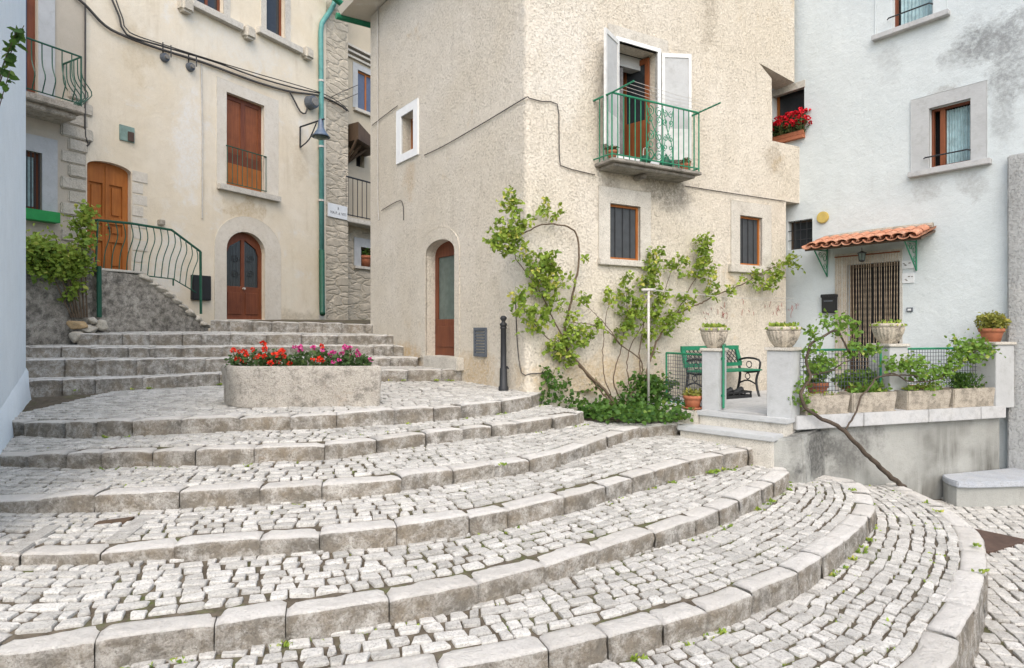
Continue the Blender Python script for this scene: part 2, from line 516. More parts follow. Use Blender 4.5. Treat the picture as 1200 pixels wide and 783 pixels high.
def leaf(mb, p, size, d=None, rr=rnd, tint=None, up=.35, wid=.36):
    d = Vector((rr.gauss(0, 1), rr.gauss(0, 1), rr.gauss(-.2, .7))) if d is None else d
    d.normalize()
    nrm = Vector((rr.gauss(0, .6), rr.gauss(-.35, .6), rr.gauss(up, .6)))
    s = d.cross(nrm)
    if s.length < 1e-3: s = d.orthogonal()
    s.normalize(); nn = s.cross(d)
    t = rr.random() if tint is None else tint
    a = p; m = p + d * size * .5; b = p + d * size - nn * size * .12
    l1 = p + d * size * .3 + s * size * wid + nn * size * .1; r1 = p + d * size * .3 - s * size * wid + nn * size * .1
    l2 = p + d * size * .68 + s * size * wid * .75 + nn * size * .06; r2 = p + d * size * .68 - s * size * wid * .75 + nn * size * .06
    mb.add([a, l1, l2, b, r2, r1, m], [(0, 1, 6), (1, 2, 6), (2, 3, 6), (3, 4, 6), (4, 5, 6), (5, 0, 6)], t)

def clump(mb, c, r, n, size, rr=rnd, flat=None, tb=0.0):
    for _ in range(n):
        while True:
            v = Vector((rr.uniform(-1, 1), rr.uniform(-1, 1), rr.uniform(-1, 1)))
            if v.length < 1: break
        p = Vector(c) + Vector((v.x * r[0], v.y * r[1], v.z * r[2]))
        leaf(mb, p, size * rr.uniform(.6, 1.25), None, rr, min(1, max(0, rr.gauss(.5 + tb, .24))))

# ------------------------------------------------------------------ plan: wall lines of the square
CORN = (0.21, 8.9)
WR = Wall(CORN, (.8746, .4848))                    # beige house, long face
WL = Wall(CORN, (-.599, .801))                     # beige house, face on the alley
WV = Wall((5.55, 11.86), (.599, -.801))            # white house
WF = Wall((-7.13, 16.4), (.485, .875))             # cream house across the steps
WB = Wall((-7.28, 9.2), (.567, -.824))             # bluish white house, left edge
TER = Wall((3.7, 7.9), (3.55, 1.1))                 # terrace front
TDZ = 1.13                                         # terrace floor below eye

# ------------------------------------------------------------------ the steps
def PD(px, py, d): return W3(px, py, FPX * d / (py - HY))
def PY(px, py, Y): return W3(px, py, Y)
def PW(x, y, d): return Vector((x, y, E - d))
STEPS = {
 1: [PW(-2.6, 1.9, 2.12), PW(-1, 2.3, 2.12), PW(.6, 2.75, 2.12), PW(1.75, 3.2, 2.12)] + [PD(x, y, 2.12) for x, y in ((1107, 783), (1124, 747), (1149, 702), (1156, 660), (1145, 621), (1107, 592), (1062, 571))] + [PW(5.35, 8.75, 2.12)],
 2: [PW(-4.2, 2.75, 1.92), PW(-2.6, 2.95, 1.92), PW(-1.2, 3.25, 1.92)] + [PD(x, y, 1.92) for x, y in ((585, 774), (704, 748), (789, 725), (848, 708), (902, 686), (939, 670), (979, 643), (1007, 621), (1020, 604), (1025, 587), (1016, 571), (995, 562))] + [PW(3.9, 8.4, 1.92)],
 3: [PW(-5, 3.3, 1.74), PW(-4, 3.33, 1.73)] + [PD(x, y, 1.72) for x, y in ((0, 764), (65, 757), (177, 740), (311, 722), (420, 708), (538, 687), (620, 667), (711, 640), (794, 615), (840, 599), (879, 580), (913, 561), (923, 551))] + [PW(3.3, 7.95, 1.72)],
 4: [PW(-5.2, 4.3, 1.56)] + [PD(x, y, d) for x, y, d in ((0, 650, 1.56), (100, 648, 1.55), (217, 638, 1.53), (300, 631, 1.52), (405, 623, 1.51), (482, 614, 1.5), (553, 604, 1.5), (620, 591, 1.5), (687, 575, 1.5), (743, 558, 1.5), (803, 541, 1.5), (868, 528, 1.5))] + [PW(3.3, 8.0, 1.5)],
 5: [PW(-5.6, 5.1, 1.4)] + [PD(x, y, d) for x, y, d in ((0, 587, 1.4), (100, 580, 1.36), (182, 577, 1.34), (248, 574, 1.33), (300, 571, 1.32), (442, 562, 1.31), (497, 554, 1.31), (560, 547, 1.31), (646, 533, 1.31), (690, 520, 1.31), (734, 505, 1.31), (757, 500, 1.31), (806, 495, 1.31))],
 6: [PW(-6, 6.3, 1.27)] + [PD(x, y, d) for x, y, d in ((0, 534, 1.25), (93, 529, 1.19), (237, 526, 1.14), (319, 523, 1.13), (400, 519, 1.12), (451, 513, 1.12), (500, 506, 1.12), (567, 499, 1.12), (622, 493, 1.12), (686, 482, 1.12))],
 7: [PW(-6.4, 7.45, 1.1)] + [PD(x, y, d) for x, y, d in ((15, 494, 1.08), (141, 493, 1.0), (304, 488, .95), (376, 486, .94), (451, 481, .93), (544, 474, .93), (613, 466, .93), (640, 459, .93))],
 8: [PW(-8.6, 9.45, .82)] + [PY(x, y, Y) for x, y, Y in ((30, 446, 9.6), (150, 443, 9.85), (250, 438, 10.15), (400, 434, 10.3), (541, 433, 10.26))],
 9: [PW(-9.4, 10.2, .52)] + [PY(x, y, Y) for x, y, Y in ((30, 421.5, 10.3), (150, 421, 10.5), (250, 420, 10.8), (400, 419, 11.2), (496, 419, 11.35))],
 10: [PW(-9.6, 10.95, .3)] + [PY(x, y, Y) for x, y, Y in ((30, 406, 11.0), (150, 407, 11.1), (250, 406, 11.4), (400, 405, 11.9), (473, 405, 12.0))],
 11: [PY(x, y, Y) for x, y, Y in ((90, 391, 11.75), (180, 391, 11.9), (250, 391, 12.0), (400, 392.5, 12.3), (461, 393, 12.37))],
 12: [PY(x, y, Y) for x, y, Y in ((246, 375, 13.2), (300, 376.5, 13.15), (380, 378.5, 13.15), (437, 380, 13.16))],
}
CUR = {k: smooth_line(v, .05) for k, v in STEPS.items()}
RISE = {1: .55, 2: .24, 3: .24, 4: .24, 5: .24, 6: .24, 7: .24, 8: .4, 9: .3, 10: .26, 11: .24, 12: .28}
KW = .20

class Line:
    def __init__(s, pts):
        s.p = np.array([tuple(p) for p in pts]); d = np.diff(s.p[:, :2], axis=0)
        s.L = np.concatenate([[0], np.cumsum(np.hypot(d[:, 0], d[:, 1]))])
        t = np.gradient(s.p[:, :2], axis=0)
        k = np.ones(9) / 9
        tp = np.pad(t, ((4, 4), (0, 0)), mode='edge')
        t = np.stack([np.convolve(tp[:, i], k, 'valid') for i in (0, 1)], 1)
        t /= np.linalg.norm(t, axis=1)[:, None] + 1e-9
        s.t = t; s.n = np.stack([-t[:, 1], t[:, 0]], 1)
    def at(s, l):
        return np.array([np.interp(l, s.L, s.p[:, i]) for i in range(3)]), np.array([np.interp(l, s.L, s.t[:, i]) for i in range(2)]), np.array([np.interp(l, s.L, s.n[:, i]) for i in range(2)])
    def offset(s, v, dz=0):
        q = s.p.copy(); q[:, :2] += s.n * v; q[:, 2] += dz
        return Line(q)
    def side(s, x, y):                 # signed distance inward, and index
        d = (s.p[:, 0] - x) ** 2 + (s.p[:, 1] - y) ** 2
        i = int(d.argmin())
        return (x - s.p[i, 0]) * s.n[i, 0] + (y - s.p[i, 1]) * s.n[i, 1], i, math.sqrt(d[i])
LN = {k: Line(v) for k, v in CUR.items()}

def in_building(x, y, m=.10):
    v = Vector((x, y, 0))
    a = (v - WR.o).dot(WR.n); b = (v - WL.o).dot(WL.n)
    if a < -m and b < -m: return True
    if (v - WB.o).dot(WB.n) < -m and (v - WB.o).dot(WB.u) > 0: return True
    if (v - WV.o).dot(WV.n) < -m: return True
    q = (v - TER.o).dot(TER.u); o = (v - TER.o).dot(TER.n)
    if q > 0 and o < -m: return True
    f = (v - WF.o).dot(WF.n)
    if f < -m: return True
    return False

def kerb(k, rr):
    ln = LN[k]; mb = MB(); h = RISE[k]
    l = rr.uniform(.0, .3) - .3; tot = ln.L[-1]
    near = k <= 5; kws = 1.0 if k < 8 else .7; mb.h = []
    du = .045 if near else .09
    prof = [(0.0, -h), (0.0, -h * .75), (0.002, -h * .5), (0.0, -h * .28), (.001, -.036), (.004, -.012), (.004, -.012), (.018, -.002), (.06, 0), (.10, .001), (.15, 0), (KW - .014, -.003), (KW, -.02), (KW, -.09)]
    while l < tot:
        ln_s = rr.uniform(.36, .70) if k > 1 else rr.uniform(.6, .95)
        a, b = max(l, 0), min(l + ln_s, tot)
        l += ln_s
        if b - a < .12: continue
        n = max(3, int((b - a) / du)); tint = rr.random(); dz = rr.uniform(-.008, .010); dv = rr.uniform(-.012, .012); seed = rr.uniform(0, 90); kw = kws * rr.uniform(.92, 1.12); tilt = rr.uniform(-.012, .012)
        vs_, fs = [], []
        g = rr.uniform(.001, .004)
        for i in range(n + 1):
            t = i / n
            u = a + g + (b - a - 2 * g) * t
            p, tt, nn = ln.at(u)
            e = min(t, 1 - t) * (b - a)
            rd = max(0, 1 - e / .022) ** 2
            for j, (v, z) in enumerate(prof):
                nz = Vector((u * 2.6 + seed, v * 9, z * 9))
                a1 = noise.noise(nz) * .014 + noise.noise(nz * 3.3) * .010 + noise.noise(nz * 8) * .005
                if j < 5: vv = v * kw + dv + a1 * 1.1 + rd * .014; zz = z
                else: vv = v * kw + dv + (a1 * .6 + rd * .012 if j < 8 else 0); zz = z + noise.noise(nz * 1.7) * .006 - rd * .012
                zz += dz + tilt * (t - .5)
                if j >= len(prof) - 2: vv = min(vv, KW + .03)
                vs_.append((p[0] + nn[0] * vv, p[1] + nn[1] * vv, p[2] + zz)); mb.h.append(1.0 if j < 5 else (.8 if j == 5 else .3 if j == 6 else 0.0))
        m = len(prof)
        for i in range(n):
            for j in range(m - 1):
                if j == 5: continue
                fs.append((i * m + j, (i + 1) * m + j, (i + 1) * m + j + 1, i * m + j + 1))
        fs.append(tuple(range(m))[::-1]); fs.append(tuple(n * m + j for j in range(m)))
        mb.add(vs_, fs, tint)
    return mb

def cobble(mb, c, t, n, lu, lv, z, rr, sl=(0, 0)):
    """one squared stone: rounded eight-sided block with worn top"""
    j = lambda s: rr.uniform(-s, s)
    hu, hv = lu / 2, lv / 2
    cu = rr.uniform(.06, .24)
    ring = []
    for (a, b) in ((1, -1), (1, 1), (-1, 1), (-1, -1)):
        x, y = a * hu + j(.014), b * hv + j(.010)
        if a * b < 0: ring += [(x - a * cu * hu, y), (x, y - b * cu * hv)]
        else: ring += [(x, y - b * cu * hv), (x - a * cu * hu, y)]
    tu, tv = j(.045), j(.045)
    vs_ = []
    for sc, dz in ((1.0, -.05), (1.0, -.010), (.965, -.003), (.88, .0)):
        for (x, y) in ring:
            X, Y = x * sc, y * sc
            vs_.append((c[0] + t[0] * X + n[0] * Y, c[1] + t[1] * X + n[1] * Y, z + dz + tu * X + tv * Y + (j(.0025) if sc < .99 else 0)))
    vs_.append((c[0], c[1], z + .001 + j(.004)))
    fs = []
    for r in range(3):
        for i in range(8):
            fs.append((r * 8 + i, r * 8 + (i + 1) % 8, (r + 1) * 8 + (i + 1) % 8, (r + 1) * 8 + i))
    for i in range(8): fs.append((24 + i, 24 + (i + 1) % 8, 32))
    mb.add(vs_, fs, min(1, max(0, rr.gauss(.58, .27))))

def visible(x, y, m=.6): return y > .3 and abs(x) < .84 * y + m and not (y < 3.2 and False)

SLOPE = {1: .035, 2: .07, 3: .085, 4: .07, 5: .04, 6: .03}
def slope(k, x): return SLOPE[k] * (1 - .85 * min(1, max(0, (x - .6) / 2.0))) + .008

def rows(mb, base, nxt, rr, w, zslope=0.0, rh=.102, mean=.136, vstart=None, keep=None, zf=None, shift=None):
    v = KW - .004 if vstart is None else vstart
    while v < w:
        h = rh * rr.uniform(.88, 1.14)
        vc = v + h / 2
        if shift is None: ln = base.offset(vc)
        else:
            q = base.p.copy(); q[:, 0] += shift[0] * vc; q[:, 1] += shift[1] * vc; ln = Line(q)
        l = rr.uniform(0, .1)
        while l < ln.L[-1]:
            L = min(max(rr.gauss(mean, .035), .085), .26)
            p, t, n = ln.at(l + L / 2)
            l += L
            x, y = p[0], p[1]
            if not visible(x, y, 1.6) or in_building(x, y): continue
            if nxt is not None:
                sd_, i, dist = nxt.side(x, y)
                if sd_ > .13 and dist < .9: continue
                if dist > 4.5 and sd_ > 0: continue
            if keep is not None and not keep(x, y): continue
            z = p[2] + (slope(zslope[0], x) if isinstance(zslope, tuple) else zslope) * vc if zf is None else zf(x, y)
            jj = rr.uniform(-.010, .010)
            cobble(mb, (x + n[0] * jj, y + n[1] * jj), t, n, L - rr.uniform(.015, .027), h - rr.uniform(.012, .022), z + rr.uniform(-.006, .004), rr)
        v += h

def strip(mb, base, w, zslope, dz=-.020, n=8, z_end=None):
    Ls = np.linspace(0, base.L[-1], max(8, int(base.L[-1] / .12)))
    V = np.linspace(.1, w, n); vs_ = []
    for l in Ls:
        p, t, nn = base.at(l)
        for v in V: vs_.append((p[0] + nn[0] * v, p[1] + nn[1] * v, p[2] + dz + (slope(zslope[0], p[0] + nn[0] * v) if isinstance(zslope, tuple) else zslope) * v + rnd.uniform(-.004, .004)))
    m = len(V)
    mb.add(vs_, [(i * m + j, (i + 1) * m + j, (i + 1) * m + j + 1, i * m + j + 1) for i in range(len(Ls) - 1) for j in range(m - 1)])

for k in range(1, 13):
    rr = random.Random(100 + k)
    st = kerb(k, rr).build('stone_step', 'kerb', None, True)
    st['kind'] = 'structure'
    st.data.polygons.foreach_set('use_smooth', [True] * len(st.data.polygons))
    pv, bd = MB(), MB()
    if k <= 6:
        w = {1: 1.75, 2: 1.5, 3: 1.25, 4: 1.15, 5: 1.15, 6: 1.1}[k]
        rows(pv, LN[k], LN[k + 1], rr, w, (k,))
        strip(bd, LN[k], w, (k,))
    else:
        nx = LN.get(k + 1)
        w = {7: 3.9, 8: 1.4, 9: 1.3, 10: 1.5, 11: 1.3, 12: 3.0}[k]
        if k == 7:
            a, b = LN[7], LN[8]
            def zf(x, y):
                ya = np.interp(x, a.p[:, 0], a.p[:, 1]); yb = np.interp(x, b.p[:, 0], b.p[:, 1]); za = np.interp(x, a.p[:, 0], a.p[:, 2])
                zb = np.interp(x, [-7.6, -5.5, -3, 0], [E - 1.05, E - .95, E - .875, E - .865])
                f = min(1, max(0, (y - ya) / max(.2, yb - ya)))
                return za + (zb - za) * f
            rows(pv, a, b, rr, w, 0, .128, .155, None, None, zf, (0, 1))
            xs = np.linspace(-8, 1.2, 60); vs_ = []
            for x in xs:
                ya = float(np.interp(x, a.p[:, 0], a.p[:, 1])) + .12
                for j in range(12):
                    y = ya + 3.7 * j / 11
                    vs_.append((x, y, float(zf(x, y)) - .020))
            bd.add(vs_, [(i * 12 + j, (i + 1) * 12 + j, (i + 1) * 12 + j + 1, i * 12 + j + 1) for i in range(59) for j in range(11)])
        else:
            sl = {8: .0, 9: .0, 10: .02, 11: .03, 12: .04}[k]
            if k < 12: rows(pv, LN[k], nx, rr, w, sl, .125, .16, None, None, None, (0, 1))
            L0 = LN[k]; vs_ = []
            xs = np.linspace(L0.p[0, 0], L0.p[-1, 0], 30)
            ww = 14 if k == 12 else w
            for x in xs:
                y0 = float(np.interp(x, L0.p[:, 0], L0.p[:, 1])); z0 = float(np.interp(x, L0.p[:, 0], L0.p[:, 2]))
                for j in range(6): vs_.append((x, y0 + .1 + ww * j / 5, z0 - .022 + sl * ww * j / 5 * (.6 if k == 12 else 1)))
            bd.add(vs_, [(i * 6 + j, (i + 1) * 6 + j, (i + 1) * 6 + j + 1, i * 6 + j + 1) for i in range(29) for j in range(5)])
    if pv.v:
        o = pv.build('cobble_paving', 'cobble', st)
    o = bd.build('joint_bed', 'joint', st, True)

# street below the steps
def street_z(x, y): return E - 2.40 - (8.6 - y) * .03
sb = MB()
gx = [-40, -12, -4, 0, 3, 6, 9, 14, 40]; gy = [-40, -10, 0, 3, 6, 9, 12, 20, 45]
vs_ = [(x, y, min(street_z(x, y), E - 2.3) - .021) for x in gx for y in gy]
sb.add(vs_, [(i * 9 + j, (i + 1) * 9 + j, (i + 1) * 9 + j + 1, i * 9 + j + 1) for i in range(8) for j in range(8)])
street = sb.build('street', 'joint'); street['kind'] = 'structure'
pv = MB(); rr = random.Random(55)
base = Line([Vector((2.2 + .12 * t, 2.6 + .13 * t, 0)) for t in np.linspace(0, 50, 200)])
base = Line([Vector((2.0 + .2 * t + .010 * t * t, 2.2 + t, 0)) for t in np.linspace(0, 7.2, 150)])
def st_keep(x, y):
    s_, i, d_ = LN[1].side(x, y)
    return s_ < .06 and d_ < 3.2
rows(pv, base, None, rr, 6.0, 0, .13, .17, 0, st_keep, street_z, (1, 0))
pv.build('cobble_paving', 'cobble', street)

# planting bed under the wall
bed = MB()
for poly in ([(0.5, 9.0), (1.15, 8.52), (1.9, 8.5), (2.5, 8.75), (2.9, 9.3), (2.75, 10.6), (1.2, 9.7)],):
    bed.add([(x, y, E - 1.29 + .02 * (i % 2)) for i, (x, y) in enumerate(poly)], [tuple(range(len(poly)))])
bo = bed.build('planting_bed', 'soil'); bo['kind'] = 'structure'

# ------------------------------------------------------------------ generic building pieces
def surround(par, w, outer, hole, mat, of=.025, name='surround'):
    mb = MB(); plate(mb, w, outer, [hole], of, -.02, -.02); return mb.build(name, mat, par, bevel=.004, seg=1)
def window(par, w, r, mat='mid_wood', glass='glass', depth=.12, fw=.05, mull=1, bars=0, name='window', transom=None):
    q0, q1, z0, z1 = r; mb = MB(); n = mull + 1
    holes = []; cw = (q1 - q0 - fw * (n + 1)) / n
    for i in range(n):
        a = q0 + fw + i * (cw + fw)
        if transom: 
            zt = z0 + (z1 - z0) * transom
            holes += [[(a, z0 + fw), (a + cw, z0 + fw), (a + cw, zt - fw / 2), (a, zt - fw / 2)], [(a, zt + fw / 2), (a + cw, zt + fw / 2), (a + cw, z1 - fw), (a, z1 - fw)]]
        else: holes.append([(a, z0 + fw), (a + cw, z0 + fw), (a + cw, z1 - fw), (a, z1 - fw)])
    plate(mb, w, rloop((q0, q1, z0, z1)), holes, -depth, -depth - .05)
    f = mb.build(name, mat, par)
    for h in holes:
        p = MB(); plate(p, w, h, (), -depth - .025); p.build('pane', glass, f)
    return f
def sill(par, w, q0, q1, z0, z1, out, mat='stone', tilt=0):
    mb = MB(); w.box(mb, q0, q1, z0, z1, -.03, out); return mb.build('sill', mat, par, bevel=.008)
def wpath(w, pts, out=.03): return [w.at(x, y, out) for x, y in pts]

# ------------------------------------------------------------------ the beige house
H = thing('stucco_house', 'tall beige roughcast corner house with the green balcony and climbing roses', 'house', (CORN[0], CORN[1], 0))
ZT = E + 6.75
def blh(w, px, py, r_, rz, col, amt):
    p = w.at(px, py) - H.location; return (p.x, p.y, p.z, r_, rz, col, amt)
M['beige'] = plaster('beige_roughcast', (.61, .555, .455), (.68, .635, .55), (.30, .26, .20), 24, .018, .006, .54, .72, .5, .62, (.58, .47, .31),
    [blh(WL, 470, 425, .9, .5, (.52, .33, .12), .7), blh(WL, 560, 440, .8, .45, (.50, .34, .15), .6), blh(WR, 700, 440, 1.5, .4, (.52, .36, .16), .55), blh(WR, 780, 225, .7, .35, (.16, .145, .12), .75), blh(WR, 715, 228, .3, .5, (.22, .19, .15), .6),
     blh(WL, 480, 215, .25, .6, (.50, .36, .2), .5), blh(WR, 660, 60, .7, 1.2, (.70, .67, .60), .7), blh(WR, 905, 185, .35, .3, (.30, .25, .18), .6), blh(WR, 830, 20, .25, .7, (.30, .26, .2), .6), blh(WL, 600, 300, .6, .8, (.69, .66, .59), .5)], True)
rb = WR.rect(724.5, 770, 55, 186, 747)                          # balcony door
rw1 = WR.rect(714.5, 750, 240.5, 304.5)
rw2 = WR.rect(866.6, 892.6, 254, 311)
q_end = 6.107
nz0, nz1 = WR.sz(905, 165)[1], WR.sz(905, 86)[1]
q_in = WR.sx(905); q_top = WR.sx(889)
zc = WR.sz(921, 236)[1]; q_low = WR.sx(921)
CR = .09
outline = [(CR, -1), (q_low, -1), (q_low, zc), (q_end, zc), (q_end, nz0), (q_in, nz0), (q_in, nz0 + .5), (q_in - .02, nz1 - .1), (q_top, nz1 + .12), (WR.sx(931), nz1 - .05), (WR.sx(931), ZT), (CR, ZT)]
wm = MB()
plate(wm, WR, outline, [rloop(rb), rloop(rw1), rloop(rw2)], 0, -.42, -.3)
LD = WL.sx(499), WL.sx(533)
zd0 = WL.sz(516, 419)[1]; zdS = WL.sz(516, 296)[1]; zdT = WL.sz(516, 281)[1]
ld = arch(min(LD), max(LD), zd0, zdS, zdT)
rs = WL.rect(471, 485.5, 133, 178)
outL = [(CR, -1), (5.45, -1), (5.45, ZT), (CR, ZT)]
wm2 = MB()
plate(wm2, WL, outL, [ld, rloop(rs)], 0, None, -.32)
cs = []
pA_, pC_ = WR.pt(CR, 0), WL.pt(CR, 0); pK_ = WR.pt(0, 0)
zs_c = np.linspace(-1, ZT, 60)
for z in zs_c:
    wob = .018 * noise.noise(Vector((0, 0, z * 2.3))) + .012 * noise.noise(Vector((3, 0, z * 7)))
    for i in range(7):
        t_ = i / 6; p_ = pA_ * (1 - t_) ** 2 + pK_ * (2 * t_ * (1 - t_)) + pC_ * t_ ** 2
        p_ = p_ + (WR.n + WL.n).normalized() * (wob * math.sin(math.pi * t_)); cs.append((p_.x, p_.y, z))
wm2.add(cs, [(i * 7 + j, i * 7 + j + 1, (i + 1) * 7 + j + 1, (i + 1) * 7 + j) for i in range(59) for j in range(6)])
pB = WR.pt(q_low, 0, 0); pL = WL.pt(5.45, 0, 0)
bk = [(pL.x, pL.y), (pL.x + 5.4, pL.y + 4), (pB.x + 1.0, pB.y + 2.0)]
wm2.add([(pL.x, pL.y, -1), (bk[1][0], bk[1][1], -1), (bk[1][0], bk[1][1], ZT), (pL.x, pL.y, ZT)], [(0, 1, 2, 3)])
wm2.add([(bk[1][0], bk[1][1], -1), (bk[2][0], bk[2][1], -1), (bk[2][0], bk[2][1], ZT), (bk[1][0], bk[1][1], ZT)], [(0, 1, 2, 3)])
wm.v += []; b0 = len(wm.v); wm.v += wm2.v; wm.t += wm2.t; wm.f += [tuple(b0 + i for i in f) for f in wm2.f]
wm.build('wall', 'beige', H)
# eave and gutter above the alley face
rf = MB()
def pl(w, q, z, o): return w.pt(q, z, o)
rf.hexa([WL.pt(-.5, ZT, .55), WL.pt(5.75, ZT, .55), WL.pt(5.75, ZT + .3, -5), WL.pt(-.5, ZT + .3, -5), WL.pt(-.5, ZT + .14, .6), WL.pt(5.8, ZT + .14, .6), WL.pt(5.8, ZT + .5, -5), WL.pt(-.5, ZT + .5, -5)])
roof = rf.build('roof', 'cream', H)
g = MB(); g.tube([WL.pt(5.82, ZT - .02, .62), WL.pt(5.82, ZT + .02, -.2)], .07, n=8); g.build('gutter', 'green', roof)
# door on the alley face
surround(H, WL, arch(min(LD) - .16, max(LD) + .24, zd0 - .02, zdS + .03, zdT + .22), ld, 'beige', .014, 'door_surround')
dm = MB(); q0, q1 = min(LD), max(LD)
pan = [(q0 + .09, zd0 + .68), (q1 - .09, zd0 + .68), (q1 - .09, zdS - .04), (q0 + .09, zdS - .04)]
plate(dm, WL, ld, [pan], -.2, -.26)
WL.box(dm, q0 + .12, q1 - .12, zd0 + .18, zd0 + .56, -.21, -.185)
dr = dm.build('door', 'brown_wood', H, bevel=.004, seg=1)
p = MB(); plate(p, WL, pan, (), -.23); p.build('pane', 'glass_green', dr)
p = MB(); p.tube([WL.pt(q0 + .05, zd0 + 1.0, -.2), WL.pt(q0 + .05, zd0 + 1.0, -.13)], .02, n=8); p.build('knob', 'iron', dr)
# white framed small window
r = WL.rect(466, 491, 123, 187)
so = surround(H, WL, rloop(r), rloop(rs), 'white_paint', .03, 'window_surround')
window(H, WL, rs, 'orange_wood', 'glass', .2, .045, 0)
# vent grille, two small plates
r = WL.rect(556.5, 571, 384, 418); mb = MB(); plate(mb, WL, rloop(r), [rloop(r, -.035)], .03, -.01, .0)
vg = mb.build('vent_grille', 'iron_grey', H)
mb = MB(); n = 9
for i in range(n):
    z = r[2] + .045 + (r[3] - r[2] - .09) * i / (n - 1)
    WL.box(mb, r[0] + .03, r[1] - .03, z - .014, z + .014, .004, .02)
mb.build('louvre', 'iron_grey', vg)
# balcony
bq0, bq1, bo_ = 1.22, 3.04, .43
zs = WR.sz(697, 192)[1]
mb = MB(); WR.box(mb, bq0, bq1, zs - .05, zs, -.02, bo_ + .02)
WR.box(mb, bq0 + .08, bq1 - .08, zs - .10, zs - .052, -.02, bo_ - .05)
slab = mb.build('balcony_slab', 'slab_old', H, bevel=.008)
mb = MB(); WR.box(mb, bq0 + .76, bq0 + .86, zs - .17, zs - .102, -.02, bo_ - .2); mb.build('corbel', 'slab_old', slab, bevel=.015)
zr = zs + .97; rail = MB()
L = [WR.pt(bq0 - .02, zr, 0), WR.pt(bq0 + .02, zr, bo_ - .03), WR.pt(bq1 - .02, zr, bo_ - .03), WR.pt(bq1 - .02, zr, 0)]
for a, b in zip(L, L[1:]): rail.tube([a, b], .016, n=6)
for a in L[1:3]: rail.tube([a - Vector((0, 0, .97)), a], .012, n=6)
for a, b in zip(L, L[1:]): rail.tube([a - Vector((0, 0, .91)), b - Vector((0, 0, .91))], .011, n=6)
rl = rail.build('balcony_railing', 'green', H)
fs = bq0 + .02; fe = bq1 - .02; nb = 0
def baluster(p0, p1, r, par, mat='green', nm='baluster'):
    m = MB(); m.tube([p0, p1], r, n=5); return m.build(nm, mat, par)
ns = 17
for i in range(ns):
    q = fs + (fe - fs) * i / (ns - 1)
    if 6 <= i <= 11 and i not in (6, 9, 11): continue
    baluster(WR.pt(q, zs + .005, bo_ - .03), WR.pt(q, zr, bo_ - .03), .0085, rl)
for sgn in (bq0 + .02, bq1 - .02):
    for i in range(1, 4): baluster(WR.pt(sgn, zs + .005, (bo_ - .03) * i / 4), WR.pt(sgn, zr, (bo_ - .03) * i / 4), .0085, rl)
def spiral(w, cq, cz, r, turns, start, sg, out, n=26):
    P = []
    for i in range(n + 1):
        t = i / n; a = start + sg * turns * 2 * math.pi * t; rr_ = r * (1 - .78 * t)
        P.append(w.pt(cq + rr_ * math.cos(a), cz + rr_ * math.sin(a), out))
    return P
dq = (fe - fs) / (ns - 1)
for a, b in ((fs + dq * 6, fs + dq * 9), (fs + dq * 9, fs + dq * 11)):
    m = MB(); mid = (a + b) / 2; hw = (b - a) / 2
    for sg in (-1, 1):
        for zc_, st_ in ((zs + .83, 1), (zs + .70, -1), (zs + .45, 1), (zs + .30, -1), (zs + .15, 1)):
            m.tube(spiral(WR, mid + sg * hw * .52, zc_, hw * .48, 1.3, math.pi / 2 * st_, sg, bo_ - .03), .007, n=4)
        m.tube(smooth_line([WR.pt(mid + sg * hw * .9, zs + .9, bo_ - .03), WR.pt(mid + sg * hw * .2, zs + .6, bo_ - .03), WR.pt(mid - sg * hw * .7, zs + .35, bo_ - .03), WR.pt(mid - sg * hw * .9, zs + .07, bo_ - .03)], .05), .008, n=4)
    m.build('scroll_panel', 'green', rl)
# drying arms and lines on the balcony
m = MB()
A0, A1 = WR.pt(bq0 + .02, zr, bo_ - .03), WR.pt(bq0 + .06, zr + .02, bo_ + .42)
B0, B1 = WR.pt(bq1 - .02, zr, bo_ - .25), WR.pt(bq1 - .02, zr + .02, bo_ + .42)
m.tube([A0, A1], .014); m.build('drying_arm', 'green', rl)
m = MB(); m.tube([B0, B1], .014); m.build('drying_arm', 'green', rl)
m = MB()
for i in range(4):
    t = .35 + .21 * i; a = A0.lerp(A1, t); b = B0.lerp(B1, .45 + .16 * i)
    m.tube([a, a.lerp(b, .5) - Vector((0, 0, .035)), b], .003, n=4)
m.build('clothes_line', 'galv', rl)
# balcony doorway
lint = MB(); r = WR.rect(704, 784, 28, 44, 745)
WR.box(lint, rb[0] - .22, rb[1] + .24, rb[3], rb[3] + .24, -.02, .02); lt = lint.build('lintel', 'stone', H, bevel=.01)
mb = MB(); plate(mb, WR, rloop(rb, .06), [rloop(rb)], .03, -.05, -.05); fr = mb.build('door_frame', 'white_paint', H)
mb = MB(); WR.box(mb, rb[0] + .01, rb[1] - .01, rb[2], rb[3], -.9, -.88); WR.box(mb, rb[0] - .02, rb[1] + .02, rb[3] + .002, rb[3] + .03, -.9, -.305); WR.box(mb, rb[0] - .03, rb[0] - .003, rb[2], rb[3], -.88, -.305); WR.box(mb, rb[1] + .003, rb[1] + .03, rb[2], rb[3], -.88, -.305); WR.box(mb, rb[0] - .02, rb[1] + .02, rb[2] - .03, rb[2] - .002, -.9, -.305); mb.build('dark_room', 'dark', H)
mb = MB()
for i in range(26):
    q = rb[0] + .02 + .36 * i / 25; mb.add([WR.pt(q, rb[2] + .02, -.33 - .03 * (i % 2)), WR.pt(q, rb[3] - .22, -.33 - .03 * (i % 2))], [])
mb.f = [(2 * i, 2 * i + 2, 2 * i + 3, 2 * i + 1) for i in range(25)]
mb.build('curtain', 'curtain_grey', H)
mb = MB(); WR.box(mb, rb[0] + .005, rb[1] - .005, rb[3] - .2, rb[3] - .005, -.5, -.32); mb.build('blind_box', 'stone_white', H)
hq = rb[1] - .03
